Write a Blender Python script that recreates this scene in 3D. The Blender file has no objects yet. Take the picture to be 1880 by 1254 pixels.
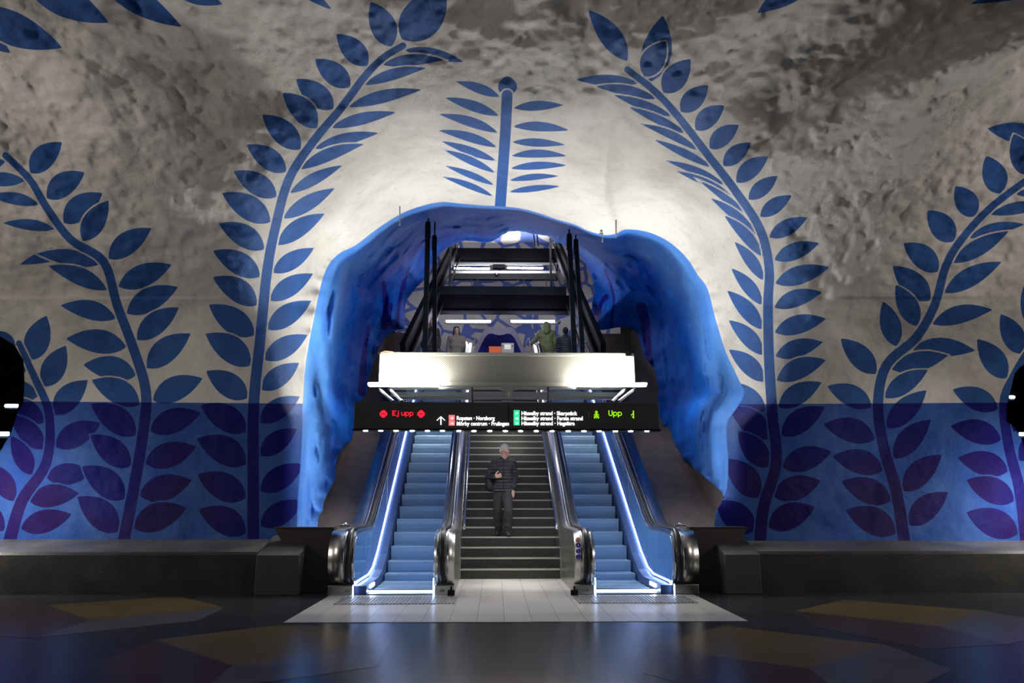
import bpy, bmesh, math, random
import numpy as np
from mathutils import Vector, Matrix
R = math.radians
random.seed(7)
scene = bpy.context.scene
col = scene.collection

# ------------------------------------------------------------ camera, world, lights, exposure
FPX, PITCH, YAW = 1443.0, 11.3, 1.17
CAM = Vector((-.26, 0, 1.37))
cd = bpy.data.cameras.new('camera'); cam = bpy.data.objects.new('camera', cd); col.objects.link(cam)
cd.sensor_width = 36; cd.lens = FPX / 1880 * 36; cd.clip_end = 200; cd.clip_start = .05
cam.location = CAM; cam.rotation_euler = (R(90 + PITCH), 0, R(-YAW))
scene.camera = cam
scene.view_settings.view_transform = 'Standard'; scene.view_settings.look = 'None'
scene.view_settings.exposure = 0.0; scene.view_settings.gamma = 1; scene.view_settings.use_curve_mapping = False
w = bpy.data.worlds.new('world'); scene.world = w; w.use_nodes = True
w.node_tree.nodes['Background'].inputs[0].default_value = (.06, .062, .066, 1)
w.node_tree.nodes['Background'].inputs[1].default_value = .12

def area(name, loc, target, size, power, color=(1, 1, 1), sy=None):
    l = bpy.data.lights.new(name, 'AREA'); o = bpy.data.objects.new(name, l); col.objects.link(o)
    l.energy = power; l.size = size; l.color = color
    if sy: l.shape = 'RECTANGLE'; l.size_y = sy
    o.location = loc
    o.rotation_euler = (Vector(target) - Vector(loc)).to_track_quat('-Z', 'Y').to_euler()
    return o
# unseen lights outside the frame: hall and ledge lamps, plus an added fill
area('unseen_hall_light', (-10.5, 6.5, 4.3), (-3.0, 8.5, 6.6), .35, 150, (1, .92, .86), 1.2)
area('unseen_hall_light', (10.5, 6.0, 4.3), (3.0, 8.5, 6.6), .35, 170, (1, .92, .86), 1.2)
area('unseen_hall_light', (-1.0, 4.5, 1.2), (0, 7.5, 7), .5, 14, (1, .97, .92), 2)
area('unseen_hall_light', (0, -2.0, 4.5), (0, 11, 3.0), 1.0, 30, (.95, .97, 1), 6)  # added frontal fill for the lower walls
area('unseen_hall_light', (-8.3, 11.6, 1.55), (-7.6, 12.5, .68), .12, 46, (1, .98, .95), .6)
area('unseen_hall_light', (8.4, 11.5, 1.55), (7.7, 12.4, .68), .12, 46, (1, .98, .95), .6)

# ------------------------------------------------------------ camera-ray helpers (pixel of the photo + a distance -> a point)
_th, _yw = R(PITCH), R(YAW)
def ray(px, py):
    x = (px - 940) / FPX; u = -(py - 627) / FPX
    fy = math.cos(_th) - u * math.sin(_th); fz = math.sin(_th) + u * math.cos(_th)
    return Vector((x * math.cos(_yw) + fy * math.sin(_yw), -x * math.sin(_yw) + fy * math.cos(_yw), fz))
def at(px, py, Y):
    d = ray(px, py); return CAM + d * (Y / d.y)
def atz(px, py, z=0.0):
    d = ray(px, py); return CAM + d * ((z - CAM.z) / d.z)

# ------------------------------------------------------------ materials
def mat(name, color, rough=.5, metal=0, emit=None, strength=0, bump=0, bscale=20, var=0, vscale=3, spec=.5, trans=0, coat=0):
    m = bpy.data.materials.new(name); m.use_nodes = True
    nt = m.node_tree; b = nt.nodes['Principled BSDF']
    b.inputs['Base Color'].default_value = (*color, 1); b.inputs['Roughness'].default_value = rough
    b.inputs['Metallic'].default_value = metal; b.inputs['Specular IOR Level'].default_value = spec
    b.inputs['Transmission Weight'].default_value = trans; b.inputs['Coat Weight'].default_value = coat
    if emit:
        b.inputs['Emission Color'].default_value = (*emit, 1); b.inputs['Emission Strength'].default_value = strength
    tc = nt.nodes.new('ShaderNodeTexCoord')
    if var:
        n = nt.nodes.new('ShaderNodeTexNoise'); n.inputs['Scale'].default_value = vscale; n.inputs['Detail'].default_value = 6
        nt.links.new(tc.outputs['Object'], n.inputs['Vector'])
        mr = nt.nodes.new('ShaderNodeMapRange'); mr.inputs[1].default_value = .3; mr.inputs[2].default_value = .7
        mr.inputs[3].default_value = 1 - var; mr.inputs[4].default_value = 1 + var
        nt.links.new(n.outputs['Fac'], mr.inputs[0])
        mx = nt.nodes.new('ShaderNodeVectorMath'); mx.operation = 'SCALE'
        mx.inputs[0].default_value = color; nt.links.new(mr.outputs[0], mx.inputs['Scale'])
        nt.links.new(mx.outputs[0], b.inputs['Base Color'])
    if bump:
        n = nt.nodes.new('ShaderNodeTexNoise'); n.inputs['Scale'].default_value = bscale; n.inputs['Detail'].default_value = 5
        nt.links.new(tc.outputs['Object'], n.inputs['Vector'])
        bp = nt.nodes.new('ShaderNodeBump'); bp.inputs['Strength'].default_value = bump; bp.inputs['Distance'].default_value = .02
        nt.links.new(n.outputs['Fac'], bp.inputs['Height']); nt.links.new(bp.outputs[0], b.inputs['Normal'])
    return m
def wave_bump(m, axis, scale, strength, dist=.004):
    nt = m.node_tree; tc = nt.nodes.new('ShaderNodeTexCoord'); wv = nt.nodes.new('ShaderNodeTexWave')
    wv.bands_direction = axis; wv.inputs['Scale'].default_value = scale
    nt.links.new(tc.outputs['Object'], wv.inputs['Vector'])
    bp = nt.nodes.new('ShaderNodeBump'); bp.inputs['Strength'].default_value = strength; bp.inputs['Distance'].default_value = dist
    nt.links.new(wv.outputs['Fac'], bp.inputs['Height']); nt.links.new(bp.outputs[0], nt.nodes['Principled BSDF'].inputs['Normal'])
    return wv
M = dict(
    steel=mat('brushed_steel', (.55, .54, .50), .28, 1, var=.12, vscale=5),
    chrome=mat('chrome', (.8, .8, .82), .12, 1),
    deck=mat('steel_deck', (.62, .62, .64), .22, 1),
    rubber=mat('black_rubber', (.012, .012, .014), .35),
    glass=mat('dark_panel_glass', (.065, .19, .45), .08, 0, spec=.8),  # blue of the reflected steps and strip light put into the base colour
    step=mat('step_metal', (.22, .36, .56), .4, .2),  # grey steps; the blue strip light is put into their colour
    edge=mat('step_edge_metal', (.28, .42, .60), .35, .2),  # same blue light put into the edge colour
    comb=mat('comb_plate', (.38, .42, .46), .35, .8),
    led=mat('blue_white_led', (1, 1, 1), .5, emit=(.40, .55, 1), strength=13),
    ledw=mat('blue_white_lamp', (1, 1, 1), .5, emit=(.6, .75, 1), strength=30),
    tube=mat('white_tube', (1, 1, 1), .5, emit=(1, 1, .92), strength=620),
    tubev=mat('violet_white_tube', (1, 1, 1), .5, emit=(.86, .82, 1), strength=70),
    spot=mat('spot_lens', (1, 1, 1), .5, emit=(.97, .96, 1), strength=300),
    black=mat('black_steel', (.014, .015, .018), .6, 0, var=.2, spec=.08),
    blackp=mat('black_panel', (.004, .0045, .006), .7, 0, spec=.03),
    grey=mat('grey_metal', (.28, .29, .29), .4, .7),
    creamm=mat('cream_metal', (.23, .23, .20), .45, .2),
    sign=mat('sign_face', (.022, .019, .019), .45),
    stair=mat('dark_stone', (.028, .026, .023), .4, bump=.3, bscale=80, var=.35, vscale=25),
    nosing=mat('nosing_strip', (.42, .41, .37), .4, .3),
    block=mat('grey_concrete_block', (.055, .054, .050), .6, bump=.15, bscale=30, var=.2),
    ledge=mat('brightened_ledge', (.13, .125, .115), .35, bump=.15, bscale=8, var=.35, vscale=1.5),  # ledge top paler than the plinth: lamp glow put into the colour
    brown=mat('brown_wall', (.135, .105, .095), .6, bump=.3, bscale=60, var=.2, vscale=4),
    concrete=mat('dark_concrete', (.032, .029, .026), .5, bump=.15, bscale=30, var=.4, vscale=2.2),
    red=mat('red_led', (.1, 0, 0), .5, emit=(1, .01, .03), strength=2.2),
    green=mat('green_led', (.1, .2, 0), .5, emit=(.35, 1, .0), strength=1.3),
    white=mat('lit_white', (1, 1, 1), .5, emit=(1, 1, 1), strength=1.3),
    sred=mat('lit_red', (.8, .2, .2), .5, emit=(1, .22, .22), strength=.9),
    sgreen=mat('lit_green', (.1, .7, .4), .5, emit=(.03, .72, .33), strength=.9),
    dark=mat('dark_hall', (.006, .006, .009), .7),
)
# ------------------------------------------------------------ mesh builder
class MB:
    def __init__(s): s.v = []; s.f = []; s.m = []; s.sm = []
    def add(s, vs, fs, mi=0, smooth=False):
        o = len(s.v); s.v += [tuple(v) for v in vs]
        for f in fs: s.f.append(tuple(i + o for i in f)); s.m.append(mi); s.sm.append(smooth)
        return s
    def box(s, a, b, mi=0):
        x0, y0, z0 = a; x1, y1, z1 = b
        s.add([(x0,y0,z0),(x1,y0,z0),(x1,y1,z0),(x0,y1,z0),(x0,y0,z1),(x1,y0,z1),(x1,y1,z1),(x0,y1,z1)],
              [(0,3,2,1),(4,5,6,7),(0,1,5,4),(1,2,6,5),(2,3,7,6),(3,0,4,7)], mi); return s
    def prismx(s, prof, x0, x1, mi=0, smooth=False):      # profile in (y,z), extruded along x
        n = len(prof)
        s.add([(x0, y, z) for y, z in prof] + [(x1, y, z) for y, z in prof],
              [tuple(range(n))[::-1], tuple(range(n, 2 * n))], mi)
        s.add([(x0, y, z) for y, z in prof] + [(x1, y, z) for y, z in prof],
              [(i, (i + 1) % n, n + (i + 1) % n, n + i) for i in range(n)], mi, smooth); return s
    def bar(s, p, q, wx, wz, mi=0):                        # rectangular bar between two points
        p, q = Vector(p), Vector(q); d = (q - p).normalized()
        a = Vector((0, 0, 1)) if abs(d.z) < .9 else Vector((0, 1, 0))
        u = d.cross(a).normalized() * wx / 2; v = u.cross(d).normalized() * wz / 2
        c = [(-1,-1),(1,-1),(1,1),(-1,1)]
        s.add([p + u*i + v*j for i, j in c] + [q + u*i + v*j for i, j in c],
              [(0,1,2,3),(7,6,5,4),(0,4,5,1),(1,5,6,2),(2,6,7,3),(3,7,4,0)], mi); return s
    def tube(s, pts, r, n=10, mi=0, r2=None):
        pts = [Vector(p) for p in pts]; rings = []
        d0 = (pts[1] - pts[0]).normalized(); a = Vector((0,0,1)) if abs(d0.z) < .9 else Vector((0,1,0))
        u = d0.cross(a).normalized(); vs = []
        for i, p in enumerate(pts):
            d = (pts[min(i+1, len(pts)-1)] - pts[max(i-1, 0)]).normalized()
            u = (u - d * u.dot(d)).normalized(); v = d.cross(u)
            rr = r if r2 is None else r + (r2 - r) * i / (len(pts) - 1)
            for k in range(n):
                t = 2 * math.pi * k / n; vs.append(p + u * (rr * math.cos(t)) + v * (rr * math.sin(t)))
        m = len(pts)
        s.add(vs, [(i*n+k, i*n+(k+1) % n, (i+1)*n+(k+1) % n, (i+1)*n+k) for i in range(m-1) for k in range(n)], mi, True)
        s.add(vs[:n], [tuple(range(n))[::-1]], mi); s.add(vs[-n:], [tuple(range(n))], mi); return s
    def strip(s, path, prof, mi=0, smooth=False):          # path in (y,z), cross profile (x, n) with n along the path normal
        vs = []; m = len(path); k = len(prof)
        for i, (y, z) in enumerate(path):
            a = Vector(path[max(i-1, 0)]); b = Vector(path[min(i+1, m-1)]); d = (b - a).normalized(); nn = Vector((-d.y, d.x))
            if 0 < i < m-1:
                e = (Vector(path[i]) - a).normalized(); c = max(.5, e.dot(d)); nn = nn / c
            for x, h in prof: vs.append((x, y + nn.x * h, z + nn.y * h))
        s.add(vs, [(i*k+j, i*k+(j+1) % k, (i+1)*k+(j+1) % k, (i+1)*k+j) for i in range(m-1) for j in range(k)], mi, smooth)
        s.add(vs[:k], [tuple(range(k))[::-1]], mi); s.add(vs[-k:], [tuple(range(k))], mi); return s
    def disc(s, c, r, axis='y', n=16, depth=.01, mi=0):
        c = Vector(c); vs = []
        for dd in (0, depth):
            for k in range(n):
                t = 2*math.pi*k/n; a, b = r*math.cos(t), r*math.sin(t)
                vs.append(c + (Vector((a, -dd, b)) if axis == 'y' else Vector((a, b, dd))))
        s.add(vs, [tuple(range(n)), tuple(range(n, 2*n))] + [(k, (k+1) % n, n+(k+1) % n, n+k) for k in range(n)], mi); return s
    def ball(s, c, r, n=12, mi=0, sx=1, sy=1, sz=1):
        c = Vector(c); vs = []; h = n // 2
        for i in range(h + 1):
            p = math.pi * i / h
            for k in range(n):
                t = 2*math.pi*k/n; vs.append(c + Vector((r*sx*math.sin(p)*math.cos(t), r*sy*math.sin(p)*math.sin(t), r*sz*math.cos(p))))
        s.add(vs, [(i*n+k, (i+1)*n+k, (i+1)*n+(k+1) % n, i*n+(k+1) % n) for i in range(h) for k in range(n)], mi, True); return s
    def build(s, name, mats, parent=None, bevel=0, fix=True):
        me = bpy.data.meshes.new(name); me.from_pydata(s.v, [], s.f)
        if not isinstance(mats, (list, tuple)): mats = [mats]
        for m in mats: me.materials.append(m)
        me.polygons.foreach_set('material_index', s.m); me.polygons.foreach_set('use_smooth', s.sm)
        if fix:
            bm = bmesh.new(); bm.from_mesh(me); bmesh.ops.remove_doubles(bm, verts=bm.verts, dist=1e-5)
            bmesh.ops.recalc_face_normals(bm, faces=bm.faces)
            bm.to_mesh(me); bm.free()
        me.update()
        o = bpy.data.objects.new(name, me); col.objects.link(o)
        if parent: o.parent = parent
        if bevel:
            md = o.modifiers.new('bevel', 'BEVEL'); md.width = bevel; md.segments = 2; md.limit_method = 'ANGLE'
        return o
def thing(name, label, cat, loc=(0,0,0), rz=0, group=None):
    o = bpy.data.objects.new(name, None); o.empty_display_size = .2; col.objects.link(o)
    o.location = loc; o.rotation_euler = (0, 0, rz); tag(o, label, cat, group); return o
def tag(o, label=None, cat=None, group=None, kind=None):
    if label: o['label'] = label
    if cat: o['category'] = cat
    if group: o['group'] = group
    if kind: o['kind'] = kind
    return o
def dup(root, loc=None):
    r = root.copy(); col.objects.link(r)
    if loc is not None: r.location = loc
    for ch in list(root.children):
        c = ch.copy(); col.objects.link(c); c.parent = r
        for g in list(ch.children):
            d = g.copy(); col.objects.link(d); d.parent = c
    return r
def text_mesh(txt, size, m, name, loc, parent=None, align='LEFT', depth=.004, bold=0.0, sx=1.0):
    cu = bpy.data.curves.new(name, 'FONT'); cu.body = txt; cu.size = size; cu.extrude = depth; cu.align_x = align
    cu.offset = bold
    o = bpy.data.objects.new('tmp_text', cu); col.objects.link(o)
    dg = bpy.context.evaluated_depsgraph_get(); me = bpy.data.meshes.new_from_object(o.evaluated_get(dg))
    bpy.data.objects.remove(o); me.name = name; me.materials.clear(); me.materials.append(m)
    ob = bpy.data.objects.new(name, me); col.objects.link(ob); ob.location = loc; ob.rotation_euler = (R(90), 0, 0)
    ob.scale = (sx, 1, 1)
    if parent: ob.parent = parent
    return ob
# ------------------------------------------------------------ painted rock vault
def hash3(ix, iy, iz, seed):
    h = (ix * 374761393 + iy * 668265263 + iz * 2147483647 + seed * 1274126177) & 0xffffffff
    h = ((h ^ (h >> 13)) * 1274126177) & 0xffffffff
    return ((h ^ (h >> 16)) & 0xffff) / 65535.0 * 2 - 1
def vnoise(P, scale, seed=0):
    Q = P / scale + 1000.0; I = np.floor(Q).astype(np.int64); F = Q - I; F = F*F*F*(F*(F*6-15)+10); out = 0
    for a in (0, 1):
        wx = F[:, 0] if a else 1 - F[:, 0]
        for b in (0, 1):
            wy = F[:, 1] if b else 1 - F[:, 1]
            for c in (0, 1):
                wz = F[:, 2] if c else 1 - F[:, 2]
                out = out + wx*wy*wz*hash3(I[:, 0]+a, I[:, 1]+b, I[:, 2]+c, seed)
    return out
def poly_dist(X, Y, pts, closed):
    pts = np.array(pts, float); A = pts if closed else pts[:-1]; B = np.roll(pts, -1, 0) if closed else pts[1:]
    best = np.full(X.shape, 1e18); nx = X.copy(); ny = Y.copy(); ins = np.zeros(X.shape, bool)
    for (ax, ay), (bx, by) in zip(A, B):
        dx, dy = bx-ax, by-ay; L = dx*dx+dy*dy+1e-9
        t = np.clip(((X-ax)*dx+(Y-ay)*dy)/L, 0, 1); cx = ax+t*dx; cy = ay+t*dy; d = (X-cx)**2+(Y-cy)**2
        k = d < best; best = np.where(k, d, best); nx = np.where(k, cx, nx); ny = np.where(k, cy, ny)
        if closed and abs(by-ay) > 1e-9:
            ins ^= ((ay > Y) != (by > Y)) & (X < (bx-ax)*(Y-ay)/(by-ay)+ax)
    d = np.sqrt(best)
    return (np.where(ins, -d, d) if closed else d), nx, ny
def smooth_path(pts, n=6):
    P = np.array(pts, float); out = []
    for i in range(len(P)-1):
        p0 = P[max(i-1, 0)]; p1 = P[i]; p2 = P[i+1]; p3 = P[min(i+2, len(P)-1)]
        for t in np.arange(n)/n:
            out.append(.5*((2*p1)+(-p0+p2)*t+(2*p0-5*p1+4*p2-p3)*t*t+(-p0+3*p1-3*p2+p3)*t**3))
    out.append(P[-1]); return np.array(out)
# rim of the archway: photo x, y and the distance of that rock from the camera
RIM = [(545,1030,13.0),(545,965,13.0),(548,900,13.0),(552,850,13.0),(555,800,13.0),(556,735,13.1),(562,660,13.3),(575,590,13.5),(590,520,13.9),(604,485,14.1),(625,464,14.3),
 (653,450,14.4),(691,421,14.5),(733,394,14.5),(771,379,14.5),(810,371,14.6),(848,374,14.6),(886,377,14.6),(944,381,14.6),(982,389,14.6),
 (1020,402,14.6),(1055,412,14.6),(1078,423,14.6),(1108,431,14.5),(1131,429,14.5),(1151,421,14.5),(1193,427,14.4),(1231,446,14.4),(1262,475,14.2),
 (1281,505,14.0),(1299,530,13.9),(1314,586,13.7),(1332,644,13.5),(1355,694,13.3),(1366,722,13.2),(1352,750,13.1),(1334,781,13.0),(1337,850,12.9),(1333,900,12.9),
 (1316,931,12.8),(1310,968,12.8),(1310,1030,12.8)]
INNER = [(583,1030),(583,963),(596,924),(613,884),(623,834),(645,808),(649,789),(652,750),(672,727),(676,702),(694,643),(708,618),(730,606),(743,600),(745,559),(760,532),(779,513),(800,475),
 (824,453),(845,444),(861,442),(887,445.6),(904,443),(918,435),(934,426),(960,425),(976,430),(1004,433),(1016,442),(1035,450),(1051,458),(1070,477),
 (1084,503),(1091,536),(1086,564),(1090,605),(1150,600),(1172,615),(1181,651),(1200,678),(1208,705),(1208,735),(1210,777),(1227,785),(1243,820),(1247,835),
 (1278,864),(1303,885),(1326,905),(1318,931),(1312,968),(1312,1030)]
HOLE_L = [(-900,540),(-200,580),(0,618),(27,634),(43,661),(45,698),(43,738),(32,758),(20,795),(0,829),(-60,880),(-140,960),(-180,1080),(-900,1080)]
HOLE_R = [(2900,560),(2100,610),(1895,660),(1880,669),(1863,685),(1855,719),(1848,748),(1848,773),(1863,785),(1876,806),(1890,850),(1960,940),(2000,1080),(2900,1080)]
VC, VA, VB, VPW = 2.0, 10.8, 7.25, 2.8

def build_rock():
    def axis(lo, flo, fhi, hi, step, cs):
        a = [flo]; s = step
        while a[0] > lo: s = min(s*1.12, cs); a.insert(0, a[0]-s)
        a += list(np.arange(flo+step, fhi, step)); s = step
        while a[-1] < hi: s = min(s*1.12, cs); a.append(a[-1]+s)
        return np.array(a)
    xs = axis(-900, -12, 1892, 2800, 2.5, 40); ys = axis(-1500, -12, 1010, 1016, 2.5, 40)
    nx, ny = len(xs), len(ys); X, Y = np.meshgrid(xs, ys); X = X.ravel().copy(); Y = Y.ravel().copy(); X0 = X.copy(); Y0 = Y.copy()
    rim = smooth_path([(a, b) for a, b, c in RIM], 4); rimY = smooth_path([(a, c) for a, b, c in RIM], 4)[:, 1]
    inner = smooth_path(INNER, 3)
    rng = np.random.RandomState(3)
    inner[3:-3] += rng.uniform(-2.2, 2.2, inner[3:-3].shape) * np.where(inner[3:-3, 1:2] > 620, 1, .35)
    holes = [np.vstack([inner, [[1312, 1100], [583, 1100]]]), np.array(HOLE_L, float), np.array(HOLE_R, float)]
    keep = np.ones(X.shape, bool)
    for h in holes:
        sel = (X > h[:, 0].min()-10) & (X < h[:, 0].max()+10) & (Y > h[:, 1].min()-10) & (Y < h[:, 1].max()+10)
        d, cx, cy = poly_dist(X[sel], Y[sel], h, True)
        sn = np.abs(d) < 1.6; idx = np.where(sel)[0]
        X[idx[sn]] = cx[sn]; Y[idx[sn]] = cy[sn]; keep[idx[(d < 0) & ~sn]] = False
    rimc = np.vstack([rim, [[1310, 1200], [545, 1200]]])
    drim, rx, ry = poly_dist(X, Y, rimc, True)
    # rays
    x = (X-940)/FPX; u = -(Y-627)/FPX; cy_, sy_ = math.cos(_th), math.sin(_th)
    fy = cy_-u*sy_; fz = sy_+u*cy_
    D = np.stack([x*math.cos(_yw)+fy*math.sin(_yw), -x*math.sin(_yw)+fy*math.cos(_yw), fz], 1)
    # vault: root along the ray by bisection
    lo = np.full(X.shape, .5); hi = np.full(X.shape, 40.)
    for _ in range(40):
        t = (lo+hi)/2; yy = D[:, 1]*t; zz = 1.37+D[:, 2]*t
        g = (np.abs(yy-VC)/VA)**VPW+(np.abs(np.maximum(zz, 0))/VB)**VPW
        inn = g < 1; lo = np.where(inn, t, lo); hi = np.where(inn, hi, t)
    T = lo
    # rock undulation on the vault
    P = np.array(CAM)+D*T[:, None]
    def relief(Q, k):
        wp = Q+np.stack([vnoise(Q, 2.2, 31+k), vnoise(Q, 2.2, 32+k), vnoise(Q, 2.2, 33+k)], 1)*.7
        return .75*vnoise(wp, 3.3, 1+k)+.45*vnoise(wp, 1.6, 2+k)+.42*(.3-np.abs(vnoise(wp, 2.1, 3+k)))+.11*(.3-np.abs(vnoise(wp, .9, 8+k)))
    ax_ = np.abs(P[:, 0]); Pf = np.stack([.7*ax_+.7*P[:, 1]+9*(P[:, 0] > 0), .5*(.7*ax_-.7*P[:, 1]), P[:, 2]], 1)
    bl_ = np.clip((ax_-.8)/2.2, 0, 1); bl_ = bl_*bl_*(3-2*bl_)
    n = relief(P, 50)*(1-bl_)*.6+relief(Pf, 0)*bl_+.075*vnoise(P, .6, 4)+.04*vnoise(P, .28, 5)+.028*vnoise(P, .13, 6)+.012*vnoise(P, .07, 7)
    amp = np.clip((850-Y)/500, .22, 1.0)                      # the lower walls are smoother
    amp = amp*np.clip(.35+np.maximum(drim, 0)/260, .35, 1)
    T = T*(1+n*amp/np.maximum(T, 6)*np.where(D[:, 2] > .25, 1.15, 1))
    # archway: rock near the rim runs back to meet it
    Yf = D[:, 1]*T
    sub = slice(None, None, 2); RX, RY, RT = rim[sub, 0], rim[sub, 1], rimY[sub]
    ynear = np.zeros(X.shape); wsum = np.zeros(X.shape)
    for a, b, c in zip(RX, RY, RT):
        d2 = np.sqrt((X-a)**2+(Y-b)**2); wgt = 1/(d2+4)**4; ynear += wgt*c; wsum += wgt
    ynear /= wsum
    dd = np.maximum(drim, 0); L = np.where(Y < 560, 105, np.where(Y > 760, 18, 18+(760-Y)/200*87))
    k = np.exp(-(dd/L)**1.25)
    Yo = Yf*(1-k)+ynear*k
    # inside of the archway
    iy = np.minimum(22.0, np.where(inner[:, 0] < 910, 3.22/np.maximum(.02, (910-inner[:, 0])/FPX), 4.04/np.maximum(.02, (inner[:, 0]-910)/FPX)))
    iy = np.maximum(iy, 13.25)
    din, _, _ = poly_dist(X, Y, inner, False)
    yi = np.zeros(X.shape); wsum = np.zeros(X.shape)
    for a, b, c in zip(inner[::2, 0], inner[::2, 1], iy[::2]):
        d2 = (X-a)**2+(Y-b)**2; wgt = 1/(d2+16)**2; yi += wgt*c; wsum += wgt
    yi /= wsum
    tt = np.clip(-drim, 0, None); tt = tt/(tt+din+1e-6); tt = tt**.85
    Yin = 1/((1-tt)/ynear+tt/yi)
    Pi = np.array(CAM)+D*(Yin/D[:, 1])[:, None]
    ni = .36*vnoise(Pi, 1.6, 11)+.22*vnoise(Pi, .7, 12)+.12*vnoise(Pi, .3, 13)+.06*vnoise(Pi, .14, 14)
    Yin = Yin+ni*np.clip(-drim/30, 0, 1)*1.1
    Yall = np.where(drim < 0, Yin, Yo)
    V = np.array(CAM)+D*(Yall/D[:, 1])[:, None]
    # faces
    I = np.arange(nx*ny).reshape(ny, nx)
    q = np.stack([I[:-1, :-1], I[:-1, 1:], I[1:, 1:], I[1:, :-1]], -1).reshape(-1, 4)
    q = q[keep[q].all(1)]
    # paint fields
    leaf = np.full(nx*ny, 60.0)
    def region(x0, y0, x1, y1):
        i0, i1 = np.searchsorted(xs, [x0, x1]); j0, j1 = np.searchsorted(ys, [y0, y1])
        return I[max(j0-1, 0):j1+1, max(i0-1, 0):i1+1].ravel()
    def put_leaf(a, b, wd, bend=0.0):
        a = np.array(a, float); b = np.array(b, float); Ln = np.hypot(*(b-a)); e = (b-a)/Ln; mm = (a+b)/2; h = Ln/2
        r = region(mm[0]-h-20, mm[1]-h-20, mm[0]+h+20, mm[1]+h+20)
        dx = X[r]-mm[0]; dy = Y[r]-mm[1]; lx = dx*e[0]+dy*e[1]; ly = -dx*e[1]+dy*e[0]
        ly = ly+bend*(lx*lx/h-h)
        w0 = wd*(1-.22*np.clip(lx/h, -1, 1)); Rr = (h*h+w0*w0)/(2*w0)
        d = np.sqrt(lx*lx+(np.abs(ly)+Rr-w0)**2)-Rr
        leaf[r] = np.minimum(leaf[r], np.maximum(d, 3.0-leaf[r]))     # a pale line is left between neighbours
    def stem(path, w0, w1):
        pts = smooth_path(path, 5); n_ = len(pts)-1
        for i in range(n_):
            a, b = pts[i], pts[i+1]; wd = w0+(w1-w0)*i/n_
            r = region(min(a[0], b[0])-25, min(a[1], b[1])-25, max(a[0], b[0])+25, max(a[1], b[1])+25)
            dx, dy = b-a; LL = dx*dx+dy*dy; t = np.clip(((X[r]-a[0])*dx+(Y[r]-a[1])*dy)/LL, 0, 1)
            leaf[r] = np.minimum(leaf[r], np.hypot(X[r]-a[0]-t*dx, Y[r]-a[1]-t*dy)-wd)
        return pts
    rnd = random.Random(5)
    def vine(path, table, w0=11, w1=6, gap=3):
        pts = stem(path, w0, w1); seg = np.hypot(*np.diff(pts, axis=0).T); cs = np.concatenate([[0], np.cumsum(seg)]); tot = cs[-1]
        fr = [r_[0] for r_ in table]
        def par(f, k): return float(np.interp(f, fr, [r_[k] for r_ in table]))
        for side in (0, 1):
            s = 18 + 12*side
            while s < tot-6:
                f = s/tot; i = min(int(np.searchsorted(cs, s)), len(pts)-1); p = np.array([np.interp(s, cs, pts[:, 0]), np.interp(s, cs, pts[:, 1])])
                a_ = pts[max(i-3, 0)]; b_ = pts[min(i+2, len(pts)-1)]; d = (b_-a_)/np.hypot(*(b_-a_))
                ln = par(f, 2+3*side)*rnd.uniform(.98, 1.12); an = R(par(f, 3+3*side)+rnd.uniform(-2.5, 2.5))*(-1 if side == 0 else 1); wr = par(f, 4+3*side)
                e = np.array([d[0]*math.cos(an)-d[1]*math.sin(an), d[0]*math.sin(an)+d[1]*math.cos(an)])
                wst = w0+(w1-w0)*f
                q0 = p+e*(wst/max(.5, abs(math.sin(an)))+gap); q1 = p+e*(wst+gap+ln)
                if ln > 8: put_leaf(q0, q1, ln*wr*1.08, rnd.uniform(.02, .10)*(1 if side == 0 else -1))
                s += par(f, 1)*rnd.uniform(.97, 1.03)
    # frac, spacing, [left length, angle, width ratio], [right ...]
    vine([(465,1004),(465,860),(466,740),(478,620),(490,500),(505,420),(530,330),(575,260),(625,200),(670,140),(705,105),(740,84)],
         [(0,64,92,62,.235,88,58,.21),(.3,58,94,62,.22,86,52,.19),(.5,50,98,66,.19,92,50,.16),(.65,48,92,78,.20,115,42,.085),(.85,50,80,90,.22,130,38,.075),(1,54,82,80,.24,105,40,.09)])
    vine([(225,1004),(245,900),(262,800),(268,720),(245,640),(215,560),(190,480),(130,440),(85,380),(55,330),(10,285)],
         [(0,62,98,60,.24,102,58,.22),(.4,55,97,64,.20,94,68,.20),(.6,52,112,50,.12,96,86,.18),(.8,54,102,44,.09,80,90,.23),(1,54,84,58,.15,76,85,.25)])
    vine([(15,1004),(40,920),(85,850),(90,760),(62,690),(35,630)], [(0,56,88,60,.2,92,58,.19),(.6,54,80,60,.2,88,52,.22),(1,50,60,50,.25,80,40,.25)], 12, 5)
    vine([(918,384),(924,300),(928,240),(931,175)], [(0,20,92,76,.05,90,80,.05),(.3,23,98,72,.06,96,84,.06),(.7,31,106,78,.075,102,90,.075),(1,40,84,72,.10,84,80,.10)], 10, 10)
    vine([(1395,1004),(1402,930),(1425,850),(1418,760),(1412,660),(1410,560),(1412,490),(1395,420),(1350,350),(1300,285),(1250,220),(1205,170),(1152,128)],
         [(0,62,86,58,.26,92,60,.24),(.22,52,92,50,.20,92,62,.20),(.34,46,94,44,.15,92,74,.17),(.5,44,92,40,.11,94,74,.15),(.62,37,120,30,.05,70,86,.18),(.8,42,125,28,.055,66,88,.23),(1,50,112,36,.09,76,84,.27)])
    vine([(1662,1004),(1645,900),(1622,820),(1612,740),(1628,670),(1682,620),(1716,560),(1736,490),(1765,440),(1820,380),(1900,320)],
         [(0,64,104,58,.22,96,60,.22),(.3,56,88,62,.20,94,56,.18),(.5,58,84,66,.20,116,44,.13),(.65,58,88,66,.22,112,44,.13),(.8,60,62,78,.30,112,38,.085),(1,60,74,70,.26,108,34,.09)])
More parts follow.
